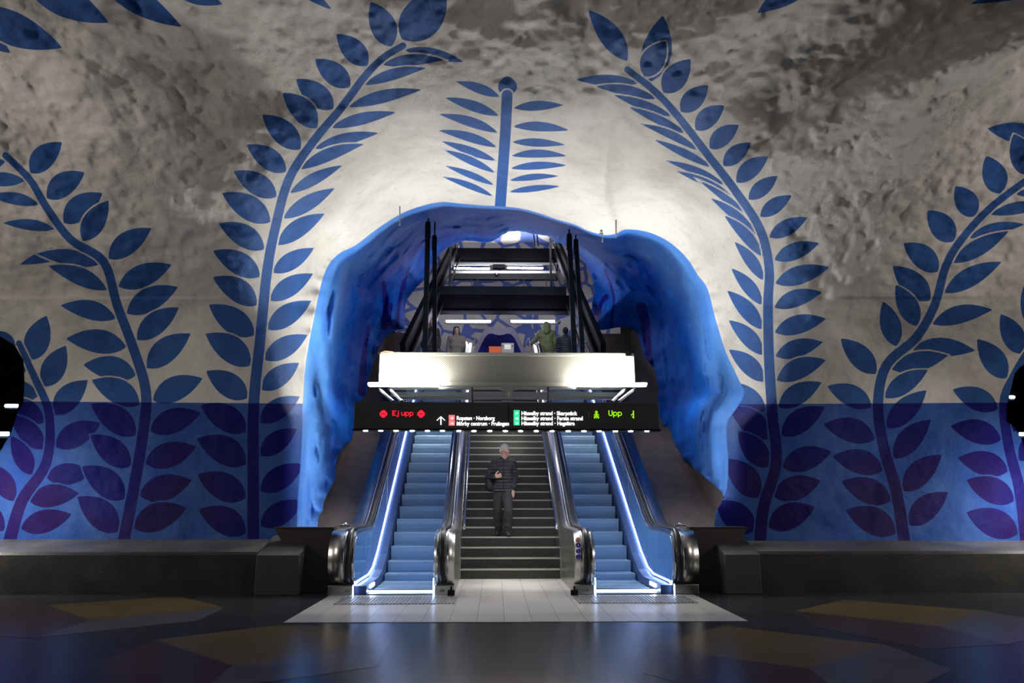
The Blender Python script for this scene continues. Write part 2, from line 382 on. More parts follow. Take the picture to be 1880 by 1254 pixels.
    vine([(1885,1004),(1872,900),(1852,820),(1843,740),(1862,690),(1892,640),(1935,590)], [(0,62,100,60,.23,100,60,.22),(.5,54,88,62,.2,95,60,.2),(1,50,80,60,.25,90,60,.2)])
    for a, b, wd in [((40,-50),(200,42),30),((-50,15),(115,88),30),((170,-60),(335,50),24),((310,-30),(410,8),16),((-50,40),(20,98),14),((738,72),(818,-22),36),
                     ((515,-60),(610,18),12),((1152,112),(1080,18),20),((1190,152),(1217,28),27),((1500,-40),(1390,24),20),((1960,-30),(1780,8),14),
                     ((931,172),(931,140),17),((1925,260),(1812,236),20),((1930,640),(1862,612),16)]: put_leaf(a, b, wd, .05)
    # a loose ring of the same foliage higher up, beyond the frame
    for cx0 in range(-700, 2700, 330):
        vine([(cx0, -60-(cx0*37 % 90)), (cx0+60, -300), (cx0+20, -520), (cx0+90, -760)], [(0,80,150,60,.2,150,60,.2),(1,80,150,60,.2,150,60,.2)], 16, 10)
    lf = leaf; leaf = np.full(nx*ny, 60.0)
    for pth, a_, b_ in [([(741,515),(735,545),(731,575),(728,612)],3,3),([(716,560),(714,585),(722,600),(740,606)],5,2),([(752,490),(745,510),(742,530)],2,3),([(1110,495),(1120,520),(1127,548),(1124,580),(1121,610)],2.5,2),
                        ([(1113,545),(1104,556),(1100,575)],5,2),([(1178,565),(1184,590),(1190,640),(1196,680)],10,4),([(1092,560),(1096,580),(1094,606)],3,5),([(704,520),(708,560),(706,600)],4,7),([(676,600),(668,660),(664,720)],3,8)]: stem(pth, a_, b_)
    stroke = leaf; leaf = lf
    bandy = np.interp(X, [0, 60, 300, 550, 1380, 1880], [740, 737, 739, 741, 742, 739])
    me = bpy.data.meshes.new('wall_back')
    # jambs: fold the cut edges back into the rock
    used = np.unique(q); remap = -np.ones(nx*ny, int); remap[used] = np.arange(len(used)); qq = remap[q]
    E = np.concatenate([qq[:, [0, 1]], qq[:, [1, 2]], qq[:, [2, 3]], qq[:, [3, 0]]]); key = np.sort(E, 1); kk = key[:, 0].astype(np.int64)*10**7+key[:, 1]
    uq, inv, cnt = np.unique(kk, return_inverse=True, return_counts=True); be = E[cnt[inv] == 1]
    Vu = V[used]; bx = X0[used]; by = Y0[used]
    inb = (bx > xs[1]) & (bx < xs[-2]) & (by > ys[1]); be = be[inb[be].all(1)]; bv = np.unique(be); nb = len(bv); m2 = -np.ones(len(used), int); m2[bv] = np.arange(nb)+len(used)
    Ve = Vu[bv]; ext = np.array(CAM)+(Ve-np.array(CAM))*(1+1.5/Ve[:, 1:2]); ext[:, 0] += np.sign(ext[:, 0])*np.where((bx[bv] < 70) | (bx[bv] > 1820), -.25, .12); ext[:, 2] += .12
    low = by[bv] > 1000; ext[low] = Vu[bv][low]+np.array([0, .3, 0])
    qe = np.stack([be[:, 1], be[:, 0], m2[be[:, 0]], m2[be[:, 1]]], 1)
    Vall = np.vstack([Vu, ext]); F = np.vstack([qq, qe]).astype(np.int32); F = F[:, ::-1]
    me.vertices.add(len(Vall)); me.vertices.foreach_set('co', Vall.ravel().astype(np.float32))
    me.loops.add(F.size); me.loops.foreach_set('vertex_index', F.ravel())
    me.polygons.add(len(F)); me.polygons.foreach_set('loop_start', np.arange(0, F.size, 4, dtype=np.int32))
    me.polygons.foreach_set('use_smooth', np.ones(len(F), bool)); me.update(); me.validate()
    def attr(nm, arr):
        a = me.attributes.new(nm, 'FLOAT', 'POINT'); full = np.concatenate([arr[used], arr[used][bv]]); a.data.foreach_set('value', full.astype(np.float32))
    attr('leaf', leaf); attr('stroke', stroke); attr('rim', drim); attr('band', bandy-Y); attr('ridge', n)
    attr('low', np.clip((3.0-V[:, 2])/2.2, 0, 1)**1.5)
    return me
def rock_material():
    m = bpy.data.materials.new('painted_rock'); m.use_nodes = True; nt = m.node_tree; L = nt.links; N = nt.nodes; b = N['Principled BSDF']
    b.inputs['Roughness'].default_value = .62; b.inputs['Specular IOR Level'].default_value = .16
    tc = N.new('ShaderNodeTexCoord')
    def at_(nm): a = N.new('ShaderNodeAttribute'); a.attribute_name = nm; return a.outputs['Fac']
    def noise(s, d=6, r=.6, vec=None):
        n = N.new('ShaderNodeTexNoise'); n.inputs['Scale'].default_value = s; n.inputs['Detail'].default_value = d; n.inputs['Roughness'].default_value = r
        L.new(vec or tc.outputs['Object'], n.inputs['Vector']); return n.outputs['Fac']
    def mr(v, a, c, lo=0., hi=1.):
        n = N.new('ShaderNodeMapRange'); n.clamp = True
        L.new(v, n.inputs[0]); n.inputs[1].default_value = a; n.inputs[2].default_value = c; n.inputs[3].default_value = lo; n.inputs[4].default_value = hi; return n.outputs[0]
    def mix(f, a, c):
        n = N.new('ShaderNodeMix'); n.data_type = 'RGBA'; L.new(f, n.inputs[0])
        for v, i in ((a, 6), (c, 7)):
            if isinstance(v, tuple): n.inputs[i].default_value = (*v, 1)
            else: L.new(v, n.inputs[i])
        return n.outputs[2]
    def mul(a, c):
        n = N.new('ShaderNodeMath'); n.operation = 'MULTIPLY'
        for v, i in ((a, 0), (c, 1)):
            if isinstance(v, float): n.inputs[i].default_value = v
            else: L.new(v, n.inputs[i])
        return n.outputs[0]
    dirt = mr(noise(.9, 8, .65), .45, .78); speck = mr(noise(9, 6, .7), .55, .75)
    whitec = mix(dirt, (.70, .66, .61), (.48, .44, .40)); whitec = mix(mul(speck, .4), whitec, (.30, .27, .23))
    leafc = mix(mr(noise(3, 5), .35, .7), (.035, .115, .36), (.028, .085, .27))
    bandc = mix(mr(noise(1.6, 6), .35, .7), (.020, .070, .30), (.045, .115, .34))
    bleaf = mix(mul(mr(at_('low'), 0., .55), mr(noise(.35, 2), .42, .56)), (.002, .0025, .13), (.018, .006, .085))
    tun = mix(mr(noise(.8, 7, .65), .38, .62), (.003, .078, .52), (.006, .16, .66))
    tun = mix(mul(mr(noise(2.2, 8, .7), .55, .72), .8), tun, (.07, .20, .62))
    edge = mix(mr(noise(1.5, 6, .6), .3, .7), (.05, .19, .62), (.10, .28, .66))
    tr = mr(at_('rim'), -62, -40); tun = mix(tr, tun, edge)  # paler rim band: lighter paint, with some light put into the colour
    tun = mix(mr(at_('band'), -60, -250), tun, mix(mr(noise(2.4, 7, .7), .35, .65), (.02, .11, .52), (.12, .28, .66)))
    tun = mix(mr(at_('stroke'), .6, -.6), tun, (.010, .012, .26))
    fl = mr(at_('leaf'), .5, -.5); fb = mr(at_('band'), .6, -.6); fr = mr(at_('rim'), .6, -.6)
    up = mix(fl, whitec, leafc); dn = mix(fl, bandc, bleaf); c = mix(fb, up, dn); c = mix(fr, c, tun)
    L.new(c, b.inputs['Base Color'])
    h1 = noise(14, 9, .68); h2 = noise(55, 6, .7)
    rough = mr(noise(.7, 3), .42, .62, .25, 1.0)
    add = N.new('ShaderNodeMath'); add.operation = 'MULTIPLY_ADD'; L.new(h2, add.inputs[0]); add.inputs[1].default_value = .35; L.new(h1, add.inputs[2])
    bp = N.new('ShaderNodeBump'); bp.inputs['Distance'].default_value = .05; L.new(mul(rough, .75), bp.inputs['Strength']); L.new(add.outputs[0], bp.inputs['Height'])
    L.new(bp.outputs[0], b.inputs['Normal'])
    return m
rock_me = build_rock(); rock_me.materials.append(rock_material())
rock = bpy.data.objects.new('wall_back', rock_me); col.objects.link(rock); tag(rock, kind='structure')
# ------------------------------------------------------------ floor
def floor_mat(name, c, rough=.19):
    return mat(name, c, rough, var=.14, vscale=1.2, bump=.04, bscale=150, spec=.10)
FM = [floor_mat('floor_slate', (.034, .036, .042)), floor_mat('floor_ochre', (.125, .095, .042)), floor_mat('floor_lilac', (.090, .088, .105)), floor_mat('floor_plum', (.062, .042, .044)),
      floor_mat('floor_rust', (.085, .052, .035))]
mb = MB(); mb.add([(-22, -8, 0), (22, -8, 0), (22, 14.3, 0), (-22, 14.3, 0)], [(0, 1, 2, 3)])
def patch(pts, mi, z=.0015): 
    vs = [Vector((*atz(px, py).to_2d(), z)) for px, py in pts]; mb.add(vs, [tuple(range(len(vs)))], mi)
patch([(87,1111),(295,1097),(335,1097),(415,1115),(167,1139)], 1); patch([(415,1115),(362,1140),(65,1171),(167,1139)], 2); patch([(87,1111),(167,1139),(65,1171),(-40,1168),(-120,1120),(0,1105)], 3)
patch([(285,1175),(502,1149),(569,1148),(718,1178),(427,1222)], 1); patch([(427,1222),(718,1178),(690,1224),(509,1250),(379,1262)], 2); patch([(285,1175),(427,1222),(379,1262),(280,1300),(180,1270),(201,1206)], 3)
patch([(952,1229),(1110,1256),(1020,1300),(860,1300),(820,1254)], 4)
patch([(1180,1186),(1329,1149),(1627,1184),(1485,1228)], 1); patch([(1627,1184),(1748,1230),(1701,1254),(1600,1290),(1530,1262),(1485,1228)], 2); patch([(1180,1186),(1485,1228),(1530,1262),(1420,1300),(1180,1236)], 3)
patch([(1461,1122),(1547,1101),(1809,1122),(1723,1150)], 1); patch([(1809,1122),(1920,1142),(1920,1168),(1850,1183),(1723,1150)], 2); patch([(1461,1122),(1723,1150),(1850,1183),(1700,1192),(1500,1152)], 3)
for k, (x, y) in enumerate([(-8, 3), (-3, 1.5), (3.5, 1.2), (8.5, 3.2), (-11, 7), (11.5, 6.6), (-6, -3), (5, -3.5)]):
    a = .4 + k; mb.add([(x+1.6*math.cos(a+t), y+1.1*math.sin(a+t), .0015) for t in (0, .9, 2, 3.1, 4.2, 5.3)], [tuple(range(6))], 1 + k % 3)
tag(mb.build('floor', FM, fix=False), kind='structure')
tile = mat('pale_tile', (.52, .50, .46), .3, var=.06, vscale=2)
nt = tile.node_tree; tc = nt.nodes.new('ShaderNodeTexCoord'); bk = nt.nodes.new('ShaderNodeTexBrick'); bk.offset = 0; bk.offset_frequency = 1
mp = nt.nodes.new('ShaderNodeMapping'); mp.inputs['Location'].default_value = (.155, .12, 0)
nt.links.new(tc.outputs['Object'], mp.inputs[0]); nt.links.new(mp.outputs[0], bk.inputs['Vector'])
bk.inputs['Scale'].default_value = 1; bk.inputs['Brick Width'].default_value = .314; bk.inputs['Row Height'].default_value = .62; bk.inputs['Mortar Size'].default_value = .004
bk.inputs['Color1'].default_value = (.52, .50, .46, 1); bk.inputs['Color2'].default_value = (.47, .455, .42, 1); bk.inputs['Mortar'].default_value = (.10, .10, .10, 1)
nt.links.new(bk.outputs['Color'], nt.nodes['Principled BSDF'].inputs['Base Color'])
mb = MB(); mb.add([(-2.64, 9.33, .004), (2.62, 9.33, .004), (2.62, 11.85, .004), (1.0, 11.85, .004), (.93, 14.2, .004), (-.93, 14.2, .004), (-1.0, 11.85, .004), (-2.64, 11.85, .004)], [tuple(range(8))])
tag(mb.build('floor_tiles', tile, fix=False), kind='structure'); bpy.data.objects['floor_tiles'].name = 'trim_1'
# ------------------------------------------------------------ concrete plinths along the rock wall
for side in (-1, 1):
    x0, x1 = (-3.75, -22) if side < 0 else (3.65, 22)
    mb = MB(); prof = [(12.0, 0), (11.98, .56), (12.02, .60), (12.85, .74), (13.2, .74), (13.2, 0)]
    n = 40; vs = []; 
    xs_ = [x0 + (x1-x0)*i/n for i in range(n+1)]
    for i in range(n):
        mb.prismx(prof, xs_[i]*1.0, xs_[i+1])
    ob = mb.build('baseboard_left' if side < 0 else 'baseboard_right', [M['concrete'], M['ledge']])
    for p_ in ob.data.polygons:
        if p_.normal.z > .8: p_.material_index = 1
    tag(ob, kind='structure')
    # end block beside the escalator, with a sloping outer edge, and the low wall behind it
    a, b = (-3.74, -3.12) if side < 0 else (3.64, 3.12)
    mb = MB(); mb.prismx([(11.9, 0), (11.9, .56), (12.75, .80), (13.4, .80), (13.4, 0)], a, b)
    tag(mb.build('trim_2' if side < 0 else 'trim_3', M['block'], bevel=.01), kind='structure')
    mb = MB(); a, b = (-3.25, -2.72) if side < 0 else (3.25, 2.72); 
    zt = .93
    mb.box((min(a, b), 12.35, 0), (max(a, b), 12.55, zt)); aa = -3.62 if side < 0 else 3.62
    mb.add([(a, 12.35, .3), (aa, 12.35, zt), (a, 12.35, zt), (a, 12.55, .3), (aa, 12.55, zt), (a, 12.55, zt)], [(0, 1, 2), (5, 4, 3), (0, 3, 4, 1), (1, 4, 5, 2), (2, 5, 3, 0)])
    mb.box((min(aa, b), 12.33, zt), (max(aa, b), 12.57, zt+.012))
    tag(mb.build('trim_4' if side < 0 else 'trim_5', mat('dark_plaster', (.045, .038, .035), .5)), kind='structure')
# brown flank walls of the stairwell and their return at the top
for side in (-1, 1):
    X = -3.62 if side < 0 else 3.92; Xi = -2.72 if side < 0 else 2.75
    top = [(13.6, .9), (14.7, 1.4), (15.3, 1.8), (16.2, 2.4), (16.8, 3.0), (18.2, 3.8), (20.6, 5.3), (22.3, 6.43), (24.2, 6.43)] if side < 0 else [(13.6, 1.1), (15.35, 2.2), (16.4, 2.6), (17.9, 3.3), (19.0, 4.0), (20.3, 4.9), (22.3, 6.43), (24.2, 6.43)]
    mb = MB(); mb.prismx(top+[(24.2, 0), (13.6, 0)], min(X, X+.2*side), max(X, X+.2*side))
    mb.box((min(X, Xi), 24.0, 3), (max(X, Xi), 24.2, 6.43))
    # sloping fill between the wall and the escalator
    zz = [(12.6, -.2), (13.7, .0), (23.2, 5.45), (24.0, 5.45), (24.0, 0), (12.6, -.3)]
    mb.prismx([(12.6, .0), (13.9, .35), (22.8, 5.4), (24.0, 5.4), (24.0, 4.8), (13.9, 0), (12.6, -.05)], min(X, Xi), max(X, Xi))
    tag(mb.build('wall_left' if side < 0 else 'wall_right', M['brown']), kind='structure')
# dark passages behind the pillars
mb = MB(); mb.add([(-24, 30, -1), (-4.2, 30, -1), (-4.2, 30, 12), (-24, 30, 12)], [(0, 1, 2, 3)]); mb.add([(4.6, 30, -1), (24, 30, -1), (24, 30, 12), (4.6, 30, 12)], [(0, 1, 2, 3)])
mb.add([(-24, 13.2, 0), (-4.2, 13.2, 0), (-4.2, 30, 0), (-24, 30, 0)], [(0, 1, 2, 3)]); mb.add([(4.6, 13.2, 0), (24, 13.2, 0), (24, 30, 0), (4.6, 30, 0)], [(0, 1, 2, 3)])
tag(mb.build('wall_far', M['dark'], fix=False), kind='structure')

# ------------------------------------------------------------ central staircase
GZ = R(.55); GC = Vector((0, 14, 0)); GM = Matrix.Translation(GC) @ Matrix.Rotation(GZ, 4, 'Z') @ Matrix.Translation(-GC)
def groot(name, label, cat, loc, group=None):
    o = thing(name, label, cat, (GM @ Vector(loc)), GZ, group); return o
RIS, TRD, SY = .168, .29, 14.17
st = groot('staircase', 'dark stone staircase with pale nosings between the two escalators', 'stairs', (0, SY, 0))
body = MB(); pr = [(0, 0)]
for i in range(31): pr += [(i*TRD, (i+1)*RIS), ((i+1)*TRD, (i+1)*RIS)]
pr += [(31*TRD+2.5, 31*RIS), (31*TRD+2.5, 31*RIS-.4), (.8, 0)]
body.prismx(pr, -.86, .86); body.build('treads_and_risers', M['stair'], st)
for i in range(31):
    nb = MB(); z = (i+1)*RIS; nb.box((-.86, i*TRD-.008, z-.022), (.86, i*TRD+.045, z+.004)); nb.build('nosing', M['nosing'], st)
for s in (-1, 1):
    cur = MB(); cur.prismx([(-.1, .0), (-.1, .62), (.1, .74), (31*TRD, 31*RIS+.62), (31*TRD, 31*RIS-.3), (.8, 0)], s*.862, s*.872); cur.build('side_panel', M['deck'], st)
def rail(parent, x, name='handrail'):
    hb = MB(); hb.tube([(x, -.22, .86), (x, -.14, .93), (x, 0, 1.02), (x, 30*TRD, 30*RIS+1.02), (x, 31*TRD+1.5, 31*RIS+1.02)], .021, 10); o = hb.build(name, M['chrome'], parent)
    for k in (1, 6, 12, 18, 24, 29):
        bb = MB(); y = k*TRD; z = k*RIS; bb.tube([(x, y, z+1.0), (x+.0, y, z+.93), (x+(.06 if x > 0 else -.06), y, z+.86)], .008, 6); bb.build('bracket', M['steel'], o)
    return o
rail(st, -.80); rail(st, .80)

# ------------------------------------------------------------ escalators
EY = 0.0
def rail_path(z0, off=0.0, y_end=24.2):
    """(y,z) centre line of the balustrade top: nose, flat, incline, top flat"""
    r = (z0-.12)/2; pts = []
    for k in range(25):
        a = math.pi*(1.5-k/24); pts.append((12.12+r*.88*math.cos(a), .12+r+r*math.sin(a)))
    pts += [(12.6, z0), (13.35, z0)]
    for k in range(1, 6):
        t = k/6; pts.append((13.35+.8*t, z0+.577*.8*t*t/2))
    pts.append((14.15, z0+.577*.4)); zt = z0+.577*(22.3-13.75)
    pts += [(22.0, z0+.577*(22.0-13.75)), (22.4, zt-.03), (22.9, zt+.05), (y_end, zt+.05)]
    return pts
def balustrade_profile(z0):
    p = rail_path(z0); lower = [(24.2, 4.75), (22.6, 4.75), (14.6, .12), (14.0, -.02), (11.95, -.02)]
    return p + lower
def escalator(side, label, led):
    cx = 1.67*side; e = groot('escalator', label, 'escalator', (cx, 0, 0), 'escalators beside the stairs')
    # local coordinates: +x towards outer side (times s), steps centred on 0
    s = side
    def X(a): return a*s
    def pr(mb_, prof, a, b, mi=0, sm=False): mb_.prismx(prof, min(X(a), X(b)), max(X(a), X(b)), mi, sm)
    # steps
    zs = []
    y = 12.22; zc = 0.006; rises = [0, .0, .0, .0, .115, .185] ; k = 0
    ys_, zz = [], []
    yy = 12.30
    while yy < 13.4: ys_.append(yy); zz.append(.006); yy += .4
    ys_ = [12.30, 12.70, 13.10, 13.50, 13.90, 14.30]; zz = [.004, .005, .006, .012, .117, .295]
    while zz[-1] < 5.15: ys_.append(ys_[-1]+.4); zz.append(min(5.2, zz[-1]+.231))
    ys_ += [ys_[-1]+.4]; zz += [5.2]
    first = None
    for y_, z_ in zip(ys_, zz):
        if first is None:
            q = MB(); n = 44; w_ = .93/n
            for i in range(n):                       # cleated tread and riser
                x0 = -.465+i*w_; pa = [(0, -.02), (.012, -.004), (.445, -.004), (.445, -.28), (.07, -.28), (.05, -.235), (.022, -.16), (.006, -.09)]
                q.prismx([(a+.006, b-.006) for a, b in pa], x0+w_*.55, x0+w_); q.prismx(pa, x0, x0+w_*.55)
            first = q.build('step', M['step'], e); first.location = (0, y_, z_)
            ln = MB(); ln.box((-.465, -.003, -.018), (.465, .03, .0005)); l0 = ln.build('step_edge', M['edge'], first)
        else:
            c = first.copy(); col.objects.link(c); c.location = (0, y_, z_); c.parent = e
            l1 = l0.copy(); col.objects.link(l1); l1.parent = c
    cb = MB(); cb.box((-.48, 11.95, -.02), (.48, 12.29, .012)); 
    for i in range(40): cb.box((-.465+i*.0233, 12.26, .010), (-.465+i*.0233+.012, 12.34, .016))
    cb.build('comb_plate', M['comb'], e)
    gl = MB(); gl.box((-.475, 12.262, .012), (.475, 12.285, .026)); gl.build('comb_light', M['ledw'], e)
    uf = MB(); uf.prismx([(12.3, -.05), (13.6, -.05), (14.2, -.22), (22.9, 4.68), (24.2, 4.68), (24.2, 4.4), (14.2, -.45), (12.3, -.35)], -.48, .48); uf.build('truss_bed', M['black'], e)
    z0 = .90
    # outer and inner balustrade cores
    for nm, a, b, belt in (('outer', .66, 1.02, .74), ('inner', -.505, -.795, -.625)):
        bd = MB(); pr(bd, balustrade_profile(z0), a, b, 0, True)
        bo = bd.build('balustrade', M['steel'], e)
        ar = .002 if True else 0
        # belt
        pth = rail_path(z0); pth = [p_ for p_ in pth]
        hb = MB(); hb.strip(pth[1:], [(X(belt-.042), -.004), (X(belt-.042), .028), (X(belt-.02), .042), (X(belt+.02), .042), (X(belt+.042), .028), (X(belt+.042), -.004)], 0, True); hb.build('handrail', M['rubber'], e)
        ib = MB(); ib.box((X(belt)-.075, 11.90, .0), (X(belt)+.075, 12.10, .19)); ib.build('handrail_inlet', M['rubber'], bo)
        fb = MB(); fb.box((min(X(a), X(b)), 11.86, 0), (max(X(a), X(b)), 12.3, .14)); fb.build('newel_foot', M['steel'], bo, bevel=.01)
        pl = MB(); pl.box((X(belt)-.035, 11.852, .05), (X(belt)+.035, 11.861, .085)); pl.build('notice_plate', M['creamm'], bo)
        for dx, nn in ((.075, 1), (-.075, 1)):
            tr = MB(); tr.strip(rail_path(z0)[1:], [(X(belt+dx)-.009, -.002), (X(belt+dx)-.009, .022), (X(belt+dx)+.009, .022), (X(belt+dx)+.009, -.002)]); tr.build('cap_trim', M['chrome'], bo)
        # glass inner face, set in from the edge
        fx = a - (.004 if nm == 'outer' else -.004)
        rp = rail_path(z0-.035); rp[:25] = [((y-12.12)*.93+12.13, (z-.5)*.93+.51) for y, z in rp[:25]]
        low = [(24.0, 5.45), (22.7, 5.45), (14.25, .40), (13.6, .16), (12.2, .16)]
        gp = MB(); pr(gp, rp[:-1]+[(24.0, rp[-1][1])]+low, fx, fx-.004*(1 if nm == 'outer' else -1)); go = gp.build('glass_panel', M['glass'], e)
        if nm == 'outer':
            for jy in (12.75, 13.15, 13.7, 15.4, 17.2, 19.0, 20.8):
                zt = z0-.05+(.577*max(0, jy-13.75)); zb = .16+.595*max(0, jy-13.85); jb = MB()
                jb.box((X(fx)-.006, jy-.004, zb), (X(fx)+.006, jy+.004, zt)); jb.build('panel_joint', M['chrome'], go)
        # bright edging round the glass
        eg = MB(); eg.tube([(X(fx), y, z) for y, z in rp], .007, 6); eg.build('glass_edging', M['chrome'], go)
    # outer low deck and skirts
    for nm, a, b in (('outer', .485, .66), ('inner', -.485, -.505)):
        sk = MB(); pr(sk, [(12.0, 0), (12.0, .12), (13.3, .12), (13.75, .20), (14.3, .42), (22.7, 5.27), (24.2, 5.33), (24.2, 4.8), (14.3, 0)], a, b); sk.build('skirt', M['deck'] if nm == 'inner' else mat('skirt_paint', (.04, .08, .20), .35, .3), e)
    lp = [(12.05, .045), (12.05, .155), (12.2, .165), (13.3, .165), (13.75, .235), (14.3, .465), (22.7, 5.31), (24.0, 5.37)]
    lb = MB(); lb.strip(lp, [(X(.640), -.008), (X(.640), .010), (X(.656), .010), (X(.656), -.008)]); lb.build('light_strip', led, e)
    l2 = MB(); l2.box((X(-.496)-.006, 11.845, .0), (X(-.496)+.006, 11.862, .24)); l2.build('newel_light', led, e); l2 = MB(); l2.box((X(.655)-.006, 11.845, .0), (X(.655)+.006, 11.862, .15)); l2.build('newel_light', led, e)
    sl = MB(); sl.box((X(.478)-.004, 12.35, .05), (X(.478)+.004, 12.75, .10)); sl.build('skirt_lamp', M['ledw'], e)
    return e
led = M['led']
eL = escalator(-1, 'left escalator, blue-lit steps left of the stairs', led)
eR = escalator(1, 'right escalator, blue-lit steps with round stickers on its newel', led)
# round stickers on the inner newel of the right escalator
stick = [mat('sticker_white', (.75, .45, .40), .4), mat('sticker_blue', (.01, .015, .30), .4)]
icon_w = mat('sticker_mark', (.55, .6, .8), .4); icon_r = mat('sticker_red', (.5, .05, .03), .4)
for k, py in enumerate((991, 1001, 1012, 1022)):
    P = at(1061.5, py, 11.78); L_ = GM.inverted() @ P; yb = {0: 11.80, 1: 11.77, 2: 11.757, 3: 11.755}[k]
    pnt = GM @ Vector((L_.x, yb - .012, L_.z)); t = MB()
    names = ['round red and white prohibition sticker, topmost on the right escalator newel', 'round blue sticker just below the red one on the newel', 'round blue sticker second from bottom on the newel', 'round blue sticker, lowest of the four on the newel']
    o = thing('safety_sticker', names[k], 'sticker', pnt, 0, 'stickers on the escalator newel')
    t.disc((0, 0, 0), .036, 'y', 20, .004); t.build('disc', stick[0 if k == 0 else 1], o)
    q = MB()
    if k == 0:
        for a in range(20):
            t0, t1 = a*math.pi/10, (a+1)*math.pi/10; q.add([(r_*math.cos(t_), -.006, r_*math.sin(t_)) for r_, t_ in ((.028, t0), (.036, t0), (.036, t1), (.028, t1))], [(0, 1, 2, 3)])
        q.bar((-.02, -.006, .02), (.02, -.006, -.02), .006, .004)
    else: q.ball((-.004, -.006, .016), .006, 8, sy=.3); q.bar((-.004, -.007, .010), (-.002+.004*k, -.007, -.010), .010, .003); q.bar((.0, -.007, .0), (.016, -.007, .004*(2-k)), .005, .003); q.bar((-.016, -.007, -.018), (.014, -.007, -.018), .005, .003)
    q.build('pictogram', icon_r if k == 0 else icon_w, o)
# grating mats
gm = mat('grating', (.30, .30, .30), .35, .7)
for side in (-1, 1):
    g = groot('floor_grating', ('left' if side < 0 else 'right') + ' ribbed steel floor grating in front of the ' + ('left' if side < 0 else 'right') + ' escalator', 'grating', (1.62*side, 11.22, .005), 'floor gratings')
    b_ = MB(); b_.box((-.80, -.36, 0), (.80, .42, .004)); b_.build('tray', M['grey'], g)
    b_ = MB()
    for i in range(33): b_.box((-.79+i*.0485, -.35, .004), (-.79+i*.0485+.022, .41, .012))
    b_.build('ribs', gm, g)
# small domed lamps on posts at the low walls
for side, px in ((-1, 634), (1, 1248)):
    P = at(px, 962, 12.45); o = thing('domed_marker', 'small chrome dome on the low wall beside the %s escalator newel' % ('left' if side < 0 else 'right'), 'marker lamp', (P.x, P.y, .942), 0, 'chrome domes')
    b_ = MB(); b_.box((-.085, -.05, 0), (.085, .05, .035)); b_.build('base', M['steel'], o, bevel=.006)
    b_ = MB(); b_.ball((0, 0, .035), .038, 14, sz=.8); b_.build('dome', M['chrome'], o)
# small black feet beside the inner newels
for side, px in ((-1, 826), (1, 1059)):
    P = atz(px, 1099); o = MB(); o.box((-.05, -.04, 0), (.05, .04, .07)).tube([(0, -.02, .06), (0, -.02, .13)], .014, 8)
    q = o.build('barrier_foot', M['black']); q.location = (P.x, 11.80, .005); tag(q, 'small black steel foot in front of the %s newel of the stairs' % ('left' if side < 0 else 'right'), 'foot', 'newel feet')
# ------------------------------------------------------------ hanging sign
SX0, SX1, SYY, SZ0, SZ1 = -2.565, 2.41, 12.8, 2.475, 2.915
sg = thing('hanging_sign', 'long dark hanging sign with lit destinations and red and green escalator displays', 'sign', (0, SYY, SZ0))
def SP(px, py, off=-.012):
    p = at(px, py, SYY+off); return Vector((p.x, off, p.z-SZ0))
b_ = MB(); b_.box((SX0, 0, 0), (SX1, .16, SZ1-SZ0)); b_.build('sign_body', M['sign'], sg, bevel=.008)
b_ = MB(); b_.box((SX0-.02, -.02, -.02), (SX1+.02, .2, .0)); b_.build('bottom_rail', M['blackp'], sg)
b_ = MB(); b_.box((-.06, -.004, .01), (-.052, .0, SZ1-SZ0-.01)); b_.build('seam', M['blackp'], sg)
for i, px in enumerate([670, 698, 726, 756, 784, 812, 842, 870, 899, 928, 956, 985, 1014, 1044, 1073, 1101, 1131, 1159, 1189]):
    q = MB(); p = at(px, 789, SYY-.02); q.disc((p.x, .05, -.034), .034, 'z', 14, .014); q.build('spotlight', M['spot'], sg)
    
txts = [('Ropsten · Norsborg', 838, 771, 'white', 70), ('Mörby centrum · Fruängen', 838, 781, 'white', 96), ('Hässelby strand · Skarpnäck', 957, 762, 'white', 103), ('Hässelby strand · Farsta strand', 957, 771.3, 'white', 113), ('Hässelby strand · Hagsätra', 957, 780.5, 'white', 98)]
for t, px, py, m, wpx in txts:
    p = SP(px, py); o = text_mesh(t, .088, M[m], 'destination_text', p, sg, bold=.0022)
    wd = max(v.co.x for v in o.data.vertices); o.scale = (wpx/112.6/wd, 1, 1)
    q = MB(); c = SP(px-14, py-9.0, -.006); d = SP(px-3, py+.3, -.006); q.box((c.x, -.012, d.z), (d.x, -.002, c.z)); q.build('line_badge', M['sred'] if px < 900 else M['sgreen'], sg)
for t, px, py in [('13', 829.5, 770), ('14', 829.5, 779.5), ('17', 948.5, 761), ('18', 948.5, 770.3), ('19', 948.5, 779.5)]:
    o = text_mesh(t, .052, M['white'], 'line_number', SP(px, py, -.016), sg, 'CENTER', .002)
q = MB(); a = SP(809.5, 780); b2 = SP(809.5, 765)
q.bar(a, b2, .018, .012)
for sx in (-1, 1): c = SP(809.5+7.5*sx, 772); q.bar(b2, c, .018, .012)
q.build('arrow', M['white'], sg)
FONT = {'E': ['11111','10000','10000','11110','10000','10000','11111'], 'j': ['00100','00000','00100','00100','00100','00100','00100','10100','01000'], 'u': ['00000','00000','10001','10001','10001','10011','01101'],
        'p': ['00000','00000','11110','10001','10001','10001','11110','10000','10000'], 'U': ['10001','10001','10001','10001','10001','10001','01110'], ' ': ['00000']*7}
